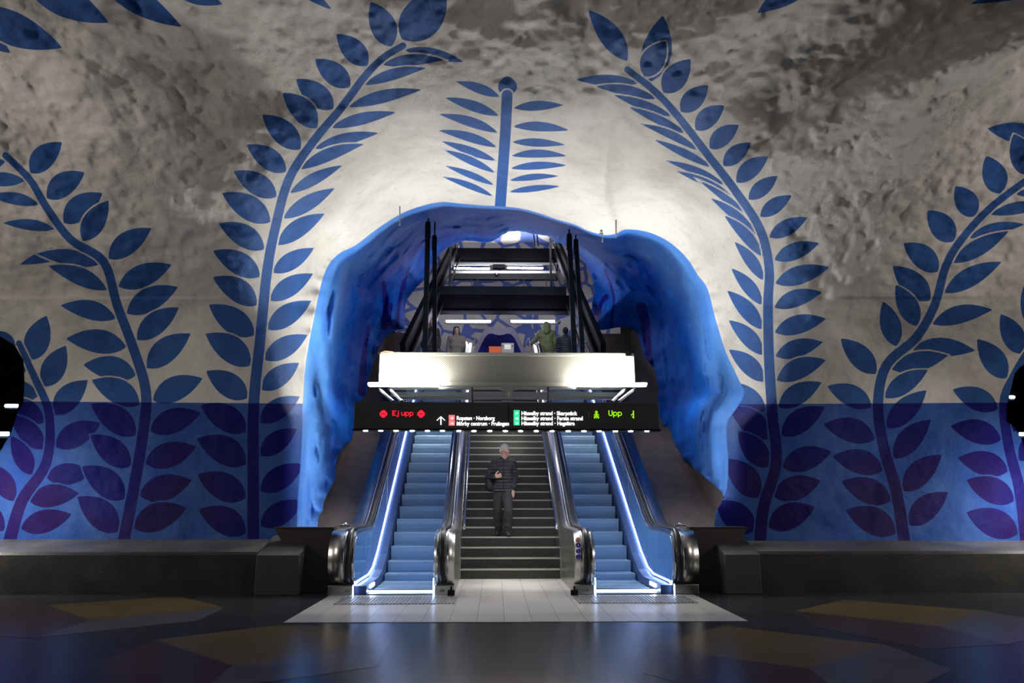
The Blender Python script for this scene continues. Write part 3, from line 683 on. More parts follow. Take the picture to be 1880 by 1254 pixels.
def dots(txt, px, py, cell, m, name, parent, adv=5.8):
    q = MB(); o0 = SP(px, py); cx_ = 0
    for ch in txt:
        g = FONT[ch]; dy = 1 if ch in 'pj' else 0
        for r_, row in enumerate(g):
            for c_, bit in enumerate(row):
                if bit == '1':
                    x = o0.x+(cx_+c_)*cell; z = o0.z-(r_+dy*0)*cell; k = cell*.46; q.box((x-k, -.010, z-k), (x+k, -.002, z+k))
        cx_ += (3.2 if ch in 'j' else (3.6 if ch == ' ' else adv))
    return q.build(name, m, parent)
dots('Ej upp', 721, 754.5, .0116, M['red'], 'led_text', sg); dots('Upp', 1118, 754.0, .0130, M['green'], 'led_text', sg)
for px in (704, 773):
    q = MB(); c = SP(px, 760, -.004); n = 22
    for i in range(-4, 5):
        for j in range(-4, 5):
            if i*i+j*j <= 17 and not (j == 0 and abs(i) < 3): x, z = c.x+i*.0135, c.z+j*.0135; q.box((x-.006, -.010, z-.006), (x+.006, -.002, z+.006))
    q.build('no_entry_symbol', M['red'], sg)
q = MB(); c = SP(1095, 762, -.004)
for i, j in [(0,4),(0,3),(1,3),(-1,3),(0,2),(0,1),(-1,1),(1,1),(0,0),(-2,0),(2,0),(0,-1),(-1,-1),(1,-1),(-2,-2),(2,-2),(-1,-2),(1,-2),(0,-3),(-2,-3),(2,-3)]:
    x, z = c.x+i*.017, c.z+j*.016; q.box((x-.007, -.010, z-.007), (x+.007, -.002, z+.007))
q.build('walking_symbol', M['green'], sg)
q = MB(); c = SP(1163, 762, -.004)
for i, j in [(0,4),(0,3),(0,2),(-1,1),(0,1),(-2,0),(0,0),(0,-1),(-1,-2),(0,-2),(0,-3)]:
    x, z = c.x+i*.017, c.z+j*.016; q.box((x-.007, -.010, z-.007), (x+.007, -.002, z+.007))
q.build('walking_symbol', M['green'], sg)
q = MB(); c = SP(1081, 762, -.004); q.box((c.x-.003, -.008, c.z-.06), (c.x+.003, -.002, c.z+.06)); q.build('display_edge', M['grey'], sg)

# ------------------------------------------------------------ perforated screen with the lamp gantry
PX0, PX1, PY, PZ0, PZ1 = -2.42, 2.31, 14.4, 3.45, 4.03
pc = thing('perforated_screen', 'cream perforated metal screen box hanging above the stairs', 'screen', (0, PY, PZ0))
perf = mat('perforated_sheet', (.55, .54, .46), .5, .2)
nt = perf.node_tree; tc = nt.nodes.new('ShaderNodeTexCoord'); vo = nt.nodes.new('ShaderNodeTexVoronoi'); vo.inputs['Randomness'].default_value = 0; vo.inputs['Scale'].default_value = 36
nt.links.new(tc.outputs['Object'], vo.inputs['Vector']); cr = nt.nodes.new('ShaderNodeMapRange'); cr.inputs[1].default_value = .33; cr.inputs[2].default_value = .42; nt.links.new(vo.outputs['Distance'], cr.inputs[0])
mp = nt.nodes.new('ShaderNodeMapping'); mp.inputs['Rotation'].default_value = (0, R(45), 0); mp.inputs['Scale'].default_value = (1, 0, 1); nt.links.new(tc.outputs['Object'], mp.inputs[0]); nt.links.new(mp.outputs[0], vo.inputs['Vector'])
mxx = nt.nodes.new('ShaderNodeMix'); mxx.data_type = 'RGBA'; nt.links.new(cr.outputs[0], mxx.inputs[0]); mxx.inputs[6].default_value = (.10, .095, .085, 1); mxx.inputs[7].default_value = (.22, .21, .18, 1)
nt.links.new(mxx.outputs[2], nt.nodes['Principled BSDF'].inputs['Base Color'])
b_ = MB(); b_.box((PX0+.20, 0, .02), (PX1-.25, .03, PZ1-PZ0-.06)); b_.build('perforated_sheet', perf, pc)
b_ = MB(); b_.box((PX0, -.03, 0), (PX0+.22, .14, PZ1-PZ0-.03)); b_.build('end_panel', M['creamm'], pc, bevel=.006)
b_ = MB(); b_.box((PX1-.28, -.03, 0), (PX1, .14, PZ1-PZ0-.05)); b_.build('end_panel', M['creamm'], pc, bevel=.006)
b_ = MB(); b_.box((PX0+.02, -.05, PZ1-PZ0-.06), (PX1-.16, .14, PZ1-PZ0)); b_.build('top_rail', M['creamm'], pc, bevel=.006)
b_ = MB(); b_.box((PX0, -.05, -.05), (PX1, .1, .02)); b_.build('bottom_rail', M['creamm'], pc)
b_ = MB(); b_.box((PX0+.2, .1, .0), (PX1-.2, .13, PZ1-PZ0-.06)); b_.build('back_sheet', M['grey'], pc)
b_ = MB(); b_.box((PX1-.05, -.03, PZ1-PZ0-.05), (PX1+.0, .03, PZ1-PZ0-.01)).box((PX0-.03, -.03, PZ1-PZ0-.03), (PX0+.12, .03, PZ1-PZ0)); b_.build('corner_bracket', M['black'], pc)
b_ = MB(); b_.tube([(PX0+.05, -.04, PZ1-PZ0), (PX0+.10, -.05, PZ1-PZ0+.02), (PX0+.25, -.05, PZ1-PZ0+.005)], .008, 6); b_.build('cable', mat('orange_cable', (.35, .10, .03), .5), pc)
def tube_lamp(name, label, c, ln, m, group, housing, rad=.02):
    o = thing(name, label, 'lamp', c, 0, group)
    b1 = MB(); b1.tube([(-ln/2, 0, 0), (ln/2, 0, 0)], rad, 12); b1.build('tube', m, o)
    b1 = MB(); b1.box((-ln/2+.02, -.0+rad*.4, -rad*2.2), (ln/2-.02, .07, -rad*1.15)); b1.build('housing', housing, o)
    for s in (-1, 1): b1 = MB(); b1.box((s*ln/2-.012, -.02, -rad*2), (s*ln/2+.012, .03, rad)); b1.build('socket', housing, o)
    return o
pl = at(742, 705, 14.17); pr_ = at(1122, 705, 14.17)
tube_lamp('tube_lamp', 'bright white tube lamp under the left end of the perforated screen', pl, 1.30, M['tube'], 'white tubes under the screen', M['grey'], .024)
tube_lamp('tube_lamp', 'bright white tube lamp under the right end of the perforated screen', pr_, 1.30, M['tube'], 'white tubes under the screen', M['grey'], .024)
# gantry
gz = PZ0
ga = thing('lighting_gantry', 'grey steel gantry under the perforated screen holding the sign', 'gantry', (0, 13.6, 3.0))
def GP(px, py, Y): p = at(px, py, Y); return (p.x, p.y-13.6, p.z-3.0)
b_ = MB(); b_.bar(GP(712, 713, 14.3), GP(1146, 713, 14.3), .06, .05); b_.build('front_beam', M['creamm'], ga)
b_ = MB(); b_.bar(GP(718, 724, 14.0), GP(1138, 724, 14.0), .10, .07); b_.build('middle_beam', M['grey'], ga)
b_ = MB(); b_.bar(GP(732, 731, 13.7), GP(1130, 731, 13.7), .10, .05); b_.build('rear_beam', M['grey'], ga)
for a, c in (((696, 714, 14.35), (722, 737, 13.0)), ((715, 714, 14.35), (738, 737, 13.0)), ((1165, 714, 14.35), (1136, 737, 13.0)), ((1148, 714, 14.35), (1124, 737, 13.0))):
    b_ = MB(); b_.bar(GP(*a), GP(*c), .035, .035); b_.build('diagonal_strut', M['black'], ga)
for px in (867, 1006): b_ = MB(); b_.bar(GP(px, 712, 14.1), GP(px, 738, 13.0), .03, .03); b_.build('hanger', M['black'], ga)
b_ = MB(); p = GP(932, 713, 13.9); q_ = GP(932, 735, 13.5); b_.box((p[0]-.10, p[1]-.04, p[2]-.06), (p[0]+.10, p[1]+.1, p[2]+.05)).box((p[0]-.05, p[1]-.2, p[2]-.22), (p[0]+.07, p[1]-.04, p[2]-.05)).box((p[0]-.12, p[1]-.2, p[2]-.28), (p[0]+.09, p[1]-.1, p[2]-.24)); b_.build('junction_box', M['grey'], ga)
b_ = MB(); b_.box((p[0]+.0, p[1]-.206, p[2]-.17), (p[0]+.014, p[1]-.2, p[2]-.09)).box((p[0]+.024, p[1]-.206, p[2]-.17), (p[0]+.038, p[1]-.2, p[2]-.09)); b_.build('yellow_indicator', mat('yellow_mark', (.6, .55, .2), .4), ga)
for s in (-1, 1): b_ = MB(); b_.tube([(p[0]+s*.08, p[1], p[2]-.02), (p[0]+s*.13, p[1], p[2]-.04), (p[0]+s*.16, p[1], p[2]+.0)], .006, 6); b_.build('cable', M['creamm'], ga)

# ------------------------------------------------------------ black posts and rods
def post(pt, pb, Y, r_, label, flange=True):
    a = at(*pt, Y); b = at(*pb, Y); o = thing('ceiling_post', label, 'post', (b.x, b.y, b.z-.6), 0, 'black posts beside the screen')
    q = MB(); q.bar((0, 0, 0), (a.x-b.x, 0, a.z-b.z+.6), r_*2, r_*2); q.build('shaft', M['black'], o)
    q = MB(); q.box((a.x-b.x-r_*1.2, -r_*1.2, a.z-b.z+.6-.35), (a.x-b.x+r_*1.2, r_*1.2, a.z-b.z+.6-.33)); q.box((a.x-b.x-r_*1.12, -r_*1.12, a.z-b.z+.3), (a.x-b.x+r_*1.12, r_*1.12, a.z-b.z+.55)); q.build('sleeve', M['black'], o)
    q = MB(); q.tube([(a.x-b.x, 0, a.z-b.z+.55), (a.x-b.x+.0, 0, a.z-b.z+1.1)], .018, 8); q.build('anchor_rod', M['black'], o)
post((786, 408), (780, 652), 16.5, .052, 'outer black post left of the stairs, in front of the blond person')
post((798, 433), (799, 652), 17.2, .048, 'inner black post on the left, nearest the black beams')
post((1045, 430), (1056, 652), 16.5, .052, 'inner black post on the right, nearest the black beams')
post((1057, 440), (1072, 652), 17.2, .050, 'outer black post right of the stairs, beside the sloping girder')
for pt, pb, lb in (((734, 379), (734, 414), 'thin steel rod hanging from the white rock, left of the arch top'), ((1131, 403), (1131, 437), 'thin steel rod hanging from the white rock, right of the arch top')):
    a = at(*pt, 14.0); b = at(*pb, 14.0); q = MB(); q.tube([b, a], .013, 8); q.tube([b, b+Vector((0, 0, .02))], .02, 8); tag(q.build('hanging_rod', M['grey']), lb, 'rod', 'rods hanging from the rock')
a = at(1104, 424, 14.3); b = at(1106, 445, 14.3); q = MB(); q.tube([a, (a+b)/2+Vector((.02, 0, 0)), b], .011, 6); q.ball(a, .03, 8); q.bar(a+Vector((-.04, 0, -.05)), a+Vector((.04, 0, -.06)), .02, .02); tag(q.build('hook', M['creamm']), 'small bent hook under the white rock lip, left of the right rod', 'hook')

# ------------------------------------------------------------ black canopy frame above the stairs
cs = thing('canopy_structure', 'black steel canopy with two sloping girders and stacked black panels above the stairs', 'canopy', (0, 23, 0))
def CP(p): return Vector((p[0], p[1]-23, p[2]))
for side in (-1, 1):
    a = CP(at(740 if side < 0 else 1107, 655, 17)); b = CP(at(836 if side < 0 else 1022, 447, 32))
    q = MB(); q.bar(a, b, .12, .62); gd = q.build('sloping_girder', M['blackp'], cs)
    s_ = Vector((-.15*side, 0, -.12)); q = MB(); q.bar(a+s_, b+s_, .05, .22); q.build('inner_flange', M['black'], gd)
    s_ = Vector((-.26*side, .3, -.35)); q = MB(); q.bar(a+s_, b+s_, .04, .10); q.build('lower_rail', M['black'], gd)
def canopy(x0, x1, yt, yb, Y, tubes, up=None):
    a = at(x0, yt, Y); b = at(x1, yb, Y); y = Y-23
    q = MB(); q.box((a.x, y, b.z), (b.x, y+.12, a.z)); f_ = q.build('fascia_panel', M['blackp'], cs)
    q = MB(); q.box((a.x, y-.05, b.z-.09), (b.x, y+.1, b.z)); q.build('panel_rail', M['black'], f_)
    if up:
        c = at(up[0], up[1], Y); d = at(up[2], yt, Y); q = MB(); q.box((c.x, y, a.z+.01), (d.x, y+.10, c.z)); q.build('upper_strip', M['black'], f_)
    for (tx0, tx1, ty) in tubes:
        p0 = at(tx0, ty, Y-.25); p1 = at(tx1, ty, Y-.25); side_ = 'left' if (tx0+tx1)/2 < 925 else 'right'
        tube_lamp('tube_lamp', 'violet-white tube lamp, %s of the %s pair under the black canopy' % (side_, 'upper' if ty < 540 else 'lower'), (p0+p1)/2, (p1-p0).length, M['tubev'], 'canopy tubes', M['black'], .035)
canopy(786, 1047, 541, 572, 23.4, [(819, 901, 590), (938, 1021, 590)], (797, 525, 1040))
canopy(824, 1026, 455, 482, 31.0, [(834, 899, 493), (931, 997, 492)])
def FP(px, py, Y): return CP(at(px, py, Y))
for y0, y1, Y in ((485, 485, 30.4), (500, 500, 29.4)):
    q = MB(); q.bar(FP(808, y0, Y), FP(1026, y1, Y), .08, .10); q.build('cross_beam', M['grey'], cs)
q = MB(); a = FP(826, 512, 29); b = FP(1024, 503, 29); q.box(a, (b.x, b.y+.2, b.z)); q.build('cable_tray', M['black'], cs)
for x0, x1 in ((808, 813), (1025, 1019)):
    q = MB(); q.bar(FP(x0, 484, 30), FP(x1, 515, 28.6), .06, .06); q.build('side_arm', M['black'], cs)
q = MB(); a = FP(905, 492, 29.8); b = FP(927, 485, 29.8); q.box(a, (b.x, a.y+.2, b.z)); q.build('lamp_joint', M['black'], cs)
for px in (866, 877, 951, 962, 1003): q = MB(); q.bar(FP(px, 513, 28.8), FP(px, 526, 28.8), .03, .03); q.build('hanger', M['black'], cs)
for pt, pb in (((827, 450), (826, 528)), ((1010, 437), (1012, 528))):
    a, b = at(*pt, 27), at(*pb, 27); q = MB(); q.bar(b, a, .07, .07); q.v = [(x_, y_-23, z_) for x_, y_, z_ in q.v]; q.build('hanger', M['black'], cs)
for px in (981, 987): 
    a, b = at(px-1, 431, 30.5), at(px+1, 452, 30.5); q = MB(); q.bar(b, a, .05, .05); tag(q.build('hanger_rod', M['black']), 'thin black rod above the upper canopy panel, %s of two' % ('left' if px < 984 else 'right'), 'rod', 'rods above the canopy')
for px, py, Y, lb in ((912, 502, 28.9, 'white dome camera hanging below the upper canopy tubes'), (815, 520, 26.5, 'small grey camera at the left end of the service frame'), (1024, 592, 22.6, 'small camera beside the right lower tube lamp')):
    o = thing('dome_camera', lb, 'camera', at(px, py, Y), 0, 'dome cameras'); q = MB(); q.box((-.09, -.06, .0), (.09, .06, .06)); q.build('base', M['creamm'], o); q = MB(); q.ball((0, 0, -.01), .07, 12); q.build('dome', M['grey'], o)

# ------------------------------------------------------------ upper hall beyond
far = mat('far_rock', (.42, .40, .38), .7)
nt = far.node_tree; N = nt.nodes; L = nt.links; tc = N.new('ShaderNodeTexCoord')
vo = N.new('ShaderNodeTexVoronoi'); vo.feature = 'DISTANCE_TO_EDGE'; vo.inputs['Scale'].default_value = 1.1; ns = N.new('ShaderNodeTexNoise'); ns.inputs['Scale'].default_value = .8
mxv = N.new('ShaderNodeVectorMath'); mxv.operation = 'MULTIPLY_ADD'; L.new(ns.outputs['Color'], mxv.inputs[0]); mxv.inputs[1].default_value = (1.4, 1.4, 1.4); L.new(tc.outputs['Object'], mxv.inputs[2]); L.new(mxv.outputs[0], vo.inputs['Vector'])
cr = N.new('ShaderNodeMapRange'); cr.inputs[1].default_value = .07; cr.inputs[2].default_value = .09; L.new(vo.outputs['Distance'], cr.inputs[0])
mx = N.new('ShaderNodeMix'); mx.data_type = 'RGBA'; L.new(cr.outputs[0], mx.inputs[0]); mx.inputs[6].default_value = (.09, .14, .42, 1); mx.inputs[7].default_value = (.50, .48, .46, 1); L.new(mx.outputs[2], N['Principled BSDF'].inputs['Base Color'])
def far_vault():
    nx_, ns_ = 80, 70; V = []; F = []
    prof = []
    for j in range(ns_+1):
        t = j/ns_
        if t < .5: prof.append((36-.3*t, 4.9+t*2*5.2))
        else: a = (t-.5)*2*math.pi/2; prof.append((36-.15-11*(1-math.cos(a)), 10.1+4.2*math.sin(a)))
    P = np.array([[(-9+18*i/nx_), y, z] for (y, z) in prof for i in range(nx_+1)], float)
    n = .5*vnoise(P, 2.6, 21)+.22*vnoise(P, 1.1, 22)+.08*vnoise(P, .5, 23)
    P[:, 1] -= n + (np.abs(P[:, 0])/5.2)**3*1.6; P[:, 2] -= n*.5
    F = [(j*(nx_+1)+i, j*(nx_+1)+i+1, (j+1)*(nx_+1)+i+1, (j+1)*(nx_+1)+i) for j in range(ns_) for i in range(nx_)]
    mb_ = MB(); mb_.add(P.tolist(), F, 0, True); return mb_.build('ceiling_upper_hall', far, fix=False)
o = far_vault(); o.name = 'ceiling'; tag(o, kind='structure')
mb = MB(); mb.box((-9, 23.2, 4.95), (9, 36.5, 5.18)); tag(mb.build('floor_upper_landing', M['stair']), kind='structure'); bpy.data.objects['floor_upper_landing'].name = 'trim_6'
# blue painted alcove at the far end of the upper hall
blue = mat('blue_plaster', (.03, .035, .30), .6, var=.5, vscale=1.3, bump=.4, bscale=8); rim_m = mat('pale_plaster', (.35, .33, .45), .7, bump=.5, bscale=5)
mb = MB(); c0 = at(917, 650, 33.5); pts = []
for k in range(25):
    a = math.pi*k/24; pts.append((c0.x+1.28*math.cos(a)*(1+.03*math.sin(5*a)), 4.4+4.0*math.sin(a)**.55*(1+.03*math.sin(7*a))))
n = len(pts)
for d_, sc, mi in ((33.2, 1.0, 0), (34.4, .8, 0)): pass
vs = [(x, 33.2, z) for x, z in pts]+[(c0.x+(x-c0.x)*.55, 34.6, 4.4+(z-4.4)*.62) for x, z in pts]
mb.add(vs, [(i, i+1, n+i+1, n+i) for i in range(n-1)]+[tuple(range(n, 2*n))], 0, True)
vs = [(x, 33.2, z) for x, z in pts]+[(c0.x+(x-c0.x)*1.12, 33.3, 4.4+(z-4.4)*1.08) for x, z in pts]; mb.add(vs, [(i, i+1, n+i+1, n+i) for i in range(n-1)], 1, True)
tag(mb.build('wall_alcove', [blue, rim_m], fix=False), kind='structure'); bpy.data.objects['wall_alcove'].name = 'wall_far.001'
p = at(932, 652, 31); o = thing('ticket_machine', 'grey machine with pale screen standing in the upper hall', 'machine', (p.x, 31, 5.18))
q = MB(); q.box((-.26, -.15, 0), (.26, .15, at(932, 631, 31).z-5.18)); q.build('cabinet', M['grey'], o, bevel=.02)
q = MB(); zt = at(932, 636, 31).z-5.18; q.box((-.13, -.17, zt-.15), (.12, -.14, zt+.05)); q.build('screen', mat('pale_screen', (.5, .5, .45), .3, emit=(.6, .65, .55), strength=.5), o)
q = MB(); q.disc((-.2, -.152, zt-.02), .025, 'y'); q.disc((.19, -.152, zt-.02), .025, 'y'); q.build('button', M['black'], o)
p = at(909, 652, 30.5); o = MB(); zt = at(909, 638, 30.5).z-5.18
o.add([(-.20, -.13, 0), (.20, -.13, 0), (.20, .13, 0), (-.20, .13, 0), (-.24, -.16, zt), (.24, -.16, zt), (.24, .16, zt), (-.24, .16, zt)], [(0,3,2,1),(0,1,5,4),(1,2,6,5),(2,3,7,6),(3,0,4,7)]); o.box((-.25, -.17, zt-.03), (.25, -.155, zt+.01))
q = o.build('orange_bin', mat('orange_plastic', (.75, .12, .03), .5)); q.location = (p.x, 30.5, 5.18); tag(q, 'orange bin left of the grey machine in the upper hall', 'bin')
area('upper_hall_fill', (0, 26.5, 10.6), (0, 32, 5.5), 3, 230, (.95, .95, 1), 1)  # fill lights added to brighten the far hall and the people
area('upper_hall_fill', (0, 19.2, 7.6), (0, 21.0, 5.0), 3, 65, (.95, .95, 1), .3)  # added fill aimed at the people
area('upper_hall_fill', (0, 33.2, 12.2), (0, 31, 15.5), 4, 90, (1, .98, .95), .5)
# lamps in the dark passages
for px0, px1, py, Y, lb in ((10, 34, 744, 24, 'short bright lamp in the dark passage at the left edge'), (-10, 18, 795.5, 19, 'low thin lamp in the dark passage at the left edge'), (1852, 1862, 729, 24, 'tiny upper lamp in the dark passage at the right edge'), (1870, 1884, 797, 22, 'tiny lower lamp in the dark passage at the right edge')):
    a, b = at(px0, py, Y), at(px1, py+(2 if px0 < 900 else 0), Y); tube_lamp('passage_lamp', lb, (a+b)/2, (b-a).length, M['ledw'], 'passage lamps', M['black'], .045)
# ------------------------------------------------------------ people
def skin_mat(): return mat('skin', (.62, .36, .27), .5)
M['skin'] = skin_mat()
def caps(mb_, p, q, r0, r1, n=14, m=5):
    p, q = Vector(p), Vector(q); d = q-p; ln = d.length
    if ln < 1e-6: return mb_.ball(p, r0, n)
    d /= ln; a = Vector((0, 0, 1)) if abs(d.z) < .9 else Vector((0, 1, 0)); u = d.cross(a).normalized(); v = d.cross(u); rings = []
    prof = [(-r0*math.cos(t), r0*math.sin(t)) for t in [math.pi/2*k/m for k in range(1, m+1)]]+[(ln+r1*math.sin(t), r1*math.cos(t)) for t in [math.pi/2*k/m for k in range(0, m)]]
    vs = []
    for s, r_ in prof:
        for k in range(n): t = 2*math.pi*k/n; vs.append(p+d*s+u*(r_*math.cos(t))+v*(r_*math.sin(t)))
    k0 = len(prof); vs.append(p-d*r0); vs.append(q+d*r1)
    fs = [(i*n+k, (i+1)*n+k, (i+1)*n+(k+1) % n, i*n+(k+1) % n) for i in range(k0-1) for k in range(n)]
    fs += [(k0*n, k, (k+1) % n) for k in range(n)]+[(k0*n+1, (k0-1)*n+(k+1) % n, (k0-1)*n+k) for k in range(n)]
    mb_.add(vs, fs, 0, True)
def fuse(mb_, name, m, parent, voxel=.012, smooth=4):
    me = bpy.data.meshes.new('raw'); me.from_pydata(mb_.v, [], mb_.f); o = bpy.data.objects.new('raw', me); col.objects.link(o)
    r_ = o.modifiers.new('r', 'REMESH'); r_.mode = 'VOXEL'; r_.voxel_size = voxel
    s_ = o.modifiers.new('s', 'SMOOTH'); s_.iterations = smooth; s_.factor = .5
    dg = bpy.context.evaluated_depsgraph_get(); dg.update(); out = bpy.data.meshes.new_from_object(o.evaluated_get(dg)); bpy.data.objects.remove(o)
    out.name = name; out.materials.clear()
    for k in (m if isinstance(m, list) else [m]): out.materials.append(k)
    out.polygons.foreach_set('use_smooth', [True]*len(out.polygons)); out.update()
    ob = bpy.data.objects.new(name, out); col.objects.link(ob)
    if parent: ob.parent = parent
    return ob
def head_mb(mb_, c, Mh, sc=1.0):
    """head about centre c, rotated by Mh; face looks to -y"""
    def T(x, y, z): return c+Mh @ (Vector((x, y, z))*sc)
    def el(x, y, z, rx, ry, rz, n=14):
        i0 = len(mb_.v); mb_.ball((0, 0, 0), 1, n, sx=rx, sy=ry, sz=rz); mb_.v[i0:] = [tuple(T(x+v[0], y+v[1], z+v[2])) for v in mb_.v[i0:]]
    el(0, .012, .03, .074, .092, .088, 18); el(0, -.022, -.035, .058, .068, .075, 16); el(0, -.05, -.085, .030, .030, .026)   # skull, jaw, chin
    el(0, -.084, .030, .048, .020, .011); el(-.036, -.068, -.012, .022, .02, .018); el(.036, -.068, -.012, .022, .02, .018)      # brow, cheekbones
    caps(mb_, T(0, -.086, .022), T(0, -.108, -.012), .009*sc, .014*sc, 8); el(-.011, -.098, -.016, .009, .009, .008, 8); el(.011, -.098, -.016, .009, .009, .008, 8)
    el(0, -.084, -.045, .024, .012, .006, 10); el(0, -.082, -.054, .020, .012, .007, 10)                                             # lips
    for s in (-1, 1): el(s*.077, .012, -.002, .010, .022, .032, 10)
def hand_mb(mb_, wrist, direc, palmn, curl=.5, side=1, sc=1.0, spread=.18):
    """wrist point, direction of the fingers, palm normal; five separate fingers"""
    d = Vector(direc).normalized(); nrm = Vector(palmn); nrm = (nrm-d*nrm.dot(d)).normalized(); x = d.cross(nrm)*side; w0 = Vector(wrist)
    for k, off in enumerate((-.028, -.010, .010, .027)):
        caps(mb_, w0+d*.015+x*off*.6, w0+d*.085*sc+x*off, .013, .0125, 8)
    for k, (off, ln) in enumerate(((-.031, .068), (-.011, .080), (.011, .074), (.030, .058))):
        p = w0+d*.088*sc+x*off; a = curl*.55; e = d
        for j, f in enumerate((.45, .32, .23)):
            e = (d*math.cos(a)+nrm*math.sin(a)+x*(off*spread*3)).normalized(); q = p+e*ln*f*sc; caps(mb_, p, q, (.0095, .0088, .0080)[j], (.0088, .0080, .0070)[j], 8); p = q; a += curl*1.0
    p = w0+d*.022+x*-.030; t = (d*.55-x*.75+nrm*.35).normalized(); q = p+t*.045; caps(mb_, p, q, .014, .011, 8); t2 = (d*.85-x*.25+nrm*.45).normalized(); r_ = q+t2*.030; caps(mb_, q, r_, .0105, .0095, 8); caps(mb_, r_, r_+(t2+nrm*.3).normalized()*.022, .0095, .0075, 8)
def person(label, foot, rz, J, mats, opts, scale=1.0, group=None):
    """J: joints in a local frame (x to the figure's left side as seen by itself mirrored = image right when facing the camera, -y forward)"""
    o = thing('person', label, 'person', foot, rz, group)
    V = {k: Vector(v)*scale for k, v in J.items()}
    Mh = Matrix.Rotation(opts.get('turn', 0), 3, 'Z') @ Matrix.Rotation(opts.get('nod', 0), 3, 'X') @ Matrix.Rotation(opts.get('tilt', 0), 3, 'Y')
    b = MB(); hc = V['head']
    head_mb(b, hc, Mh, opts.get('hs', 1.0)*scale)
    caps(b, V['neck'], hc+Mh @ Vector((0, .015, -.05)), .058, .052)
    caps(b, V['chest']+Vector((-.06, 0, 0)), V['chest']+Vector((.06, 0, 0)), .09, .09); caps(b, V['chest'], V['pelvis'], .09, .09); caps(b, V['neck'], V['chest'], .055, .08)
    for s in 'LR':
        caps(b, V['neck']+(V['sh'+s]-V['neck'])*.3+Vector((0, 0, -.03)), V['sh'+s], .038, .045); caps(b, V['sh'+s], V['el'+s], .050, .040); caps(b, V['el'+s], V['wr'+s], .040, .027)
        caps(b, V['pelvis'], V['hip'+s], .08, .075); caps(b, V['hip'+s], V['kn'+s], .075, .050); caps(b, V['kn'+s], V['an'+s], .055, .037); caps(b, V['an'+s], V['toe'+s], .035, .028)
        hd = opts['hand'+s]; hand_mb(b, V['wr'+s]+(V['wr'+s]-V['el'+s]).normalized()*.02, hd[0], hd[1], hd[2], 1 if s == 'L' else -1, scale*1.1)
    fuse(b, 'body', mats['skin'], o, opts.get('voxel', .0075), 2)
    # eyes and brows are small pieces on the face
    if opts.get('face', True):
        hs = opts.get('hs', 1.0)*scale
        for s in (-1, 1):
            e = MB(); e.ball(hc+Mh @ (Vector((s*.031, -.083, .012))*hs), .0105*hs, 10, sz=.55); e.build('eye', opts.get('eyemat', M['rubber']), o)
            e = MB(); caps(e, hc+Mh @ (Vector((s*.018, -.100, .030))*hs), hc+Mh @ (Vector((s*.046, -.086, .029))*hs), .0045, .0035, 6); e.build('eyebrow', mats['hair'], o)
    # trousers
    t = MB(); caps(t, V['pelvis']+Vector((-.05, 0, .03)), V['pelvis']+Vector((.05, 0, .03)), .135, .135)
    for s in 'LR':
        caps(t, V['pelvis']+Vector((0, 0, -.02)), V['hip'+s], .11, .105); caps(t, V['hip'+s], V['kn'+s], .108, .082); mid = (V['kn'+s]+V['an'+s])/2; caps(t, V['kn'+s], mid, .080, .074); caps(t, mid, V['an'+s]+Vector((0, 0, .03)), .074, .074)
        for q in (.35, .7): k = V['kn'+s]+(V['an'+s]-V['kn'+s])*q; caps(t, k+Vector((-.03, -.02, .01)), k+Vector((.035, -.01, 0)), .062, .06)
    fuse(t, 'trousers', mats['legs'], o, .014, 3)
    for s in 'LR':
        sh = MB(); a = V['an'+s]; tt = V['toe'+s]; caps(sh, a+Vector((0, 0, .07)), a+Vector((0, -.01, -.02)), .056, .056); caps(sh, a+Vector((0, -.02, -.03)), tt+Vector((0, .03, .012)), .050, .042); dr = (tt-a); sole = Vector((a.x, a.y, min(a.z, tt.z)))
        caps(sh, a+Vector((0, .01, -.01)), a+Vector((0, .02, -.045)), .050, .045); caps(sh, a+Vector((0, .015, -.05)), tt, .044, .038); caps(sh, a+Vector((0, -.02, -.02)), tt+Vector((0, .04, .0)), .046, .036)
        fuse(sh, 'shoe', mats['shoe'], o, .010, 2)
    # jacket: torso plus sleeves
    j = MB(); hem = opts.get('hem', 0); cb = V['chest']; pv = V['pelvis']
    wdt = opts.get('bulk', 1.0)
    caps(j, cb+Vector((-.085, 0, .03)), cb+Vector((.085, 0, .03)), .135*wdt, .135*wdt); caps(j, (cb+pv)/2+Vector((-.07, -.01, .05)), (cb+pv)/2+Vector((.07, -.01, .05)), .14*wdt, .14*wdt)
    caps(j, pv+Vector((-.065, 0, .05)), pv+Vector((.065, 0, .05)), .145*wdt, .145*wdt)
    caps(j, cb+Vector((-.05, 0, 0)), pv+Vector((-.05, 0, .04)), .14*wdt, .14*wdt); caps(j, cb+Vector((.05, 0, 0)), pv+Vector((.05, 0, .04)), .14*wdt, .14*wdt)
    caps(j, pv+Vector((-.07, -.005, .0)), pv+Vector((.07, -.005, .0)), .146*wdt, .146*wdt)
    if hem: caps(j, pv+Vector((-.08, .0, -hem)), pv+Vector((.08, .0, -hem)), .15*wdt, .15*wdt); caps(j, pv+Vector((-.075, .0, -hem/2)), pv+Vector((.075, .0, -hem/2)), .152*wdt, .152*wdt)
    caps(j, V['neck']+Vector((0, .005, -.02)), V['neck']+Vector((0, 0, .045)), .09, .072); 
    for s in 'LR': caps(j, V['neck']+Vector((0, 0, -.04)), V['sh'+s]+Vector((0, 0, -.01)), .085, .075*wdt)
    for s in 'LR': 
        e1 = V['el'+s]; caps(j, V['sh'+s], e1, .074*wdt, .060*wdt); caps(j, e1, V['wr'+s], .060*wdt, .046*wdt)
    jo = fuse(j, opts.get('coat', 'jacket'), mats['top'], o, .012, 3)
    return o, jo, V, Mh
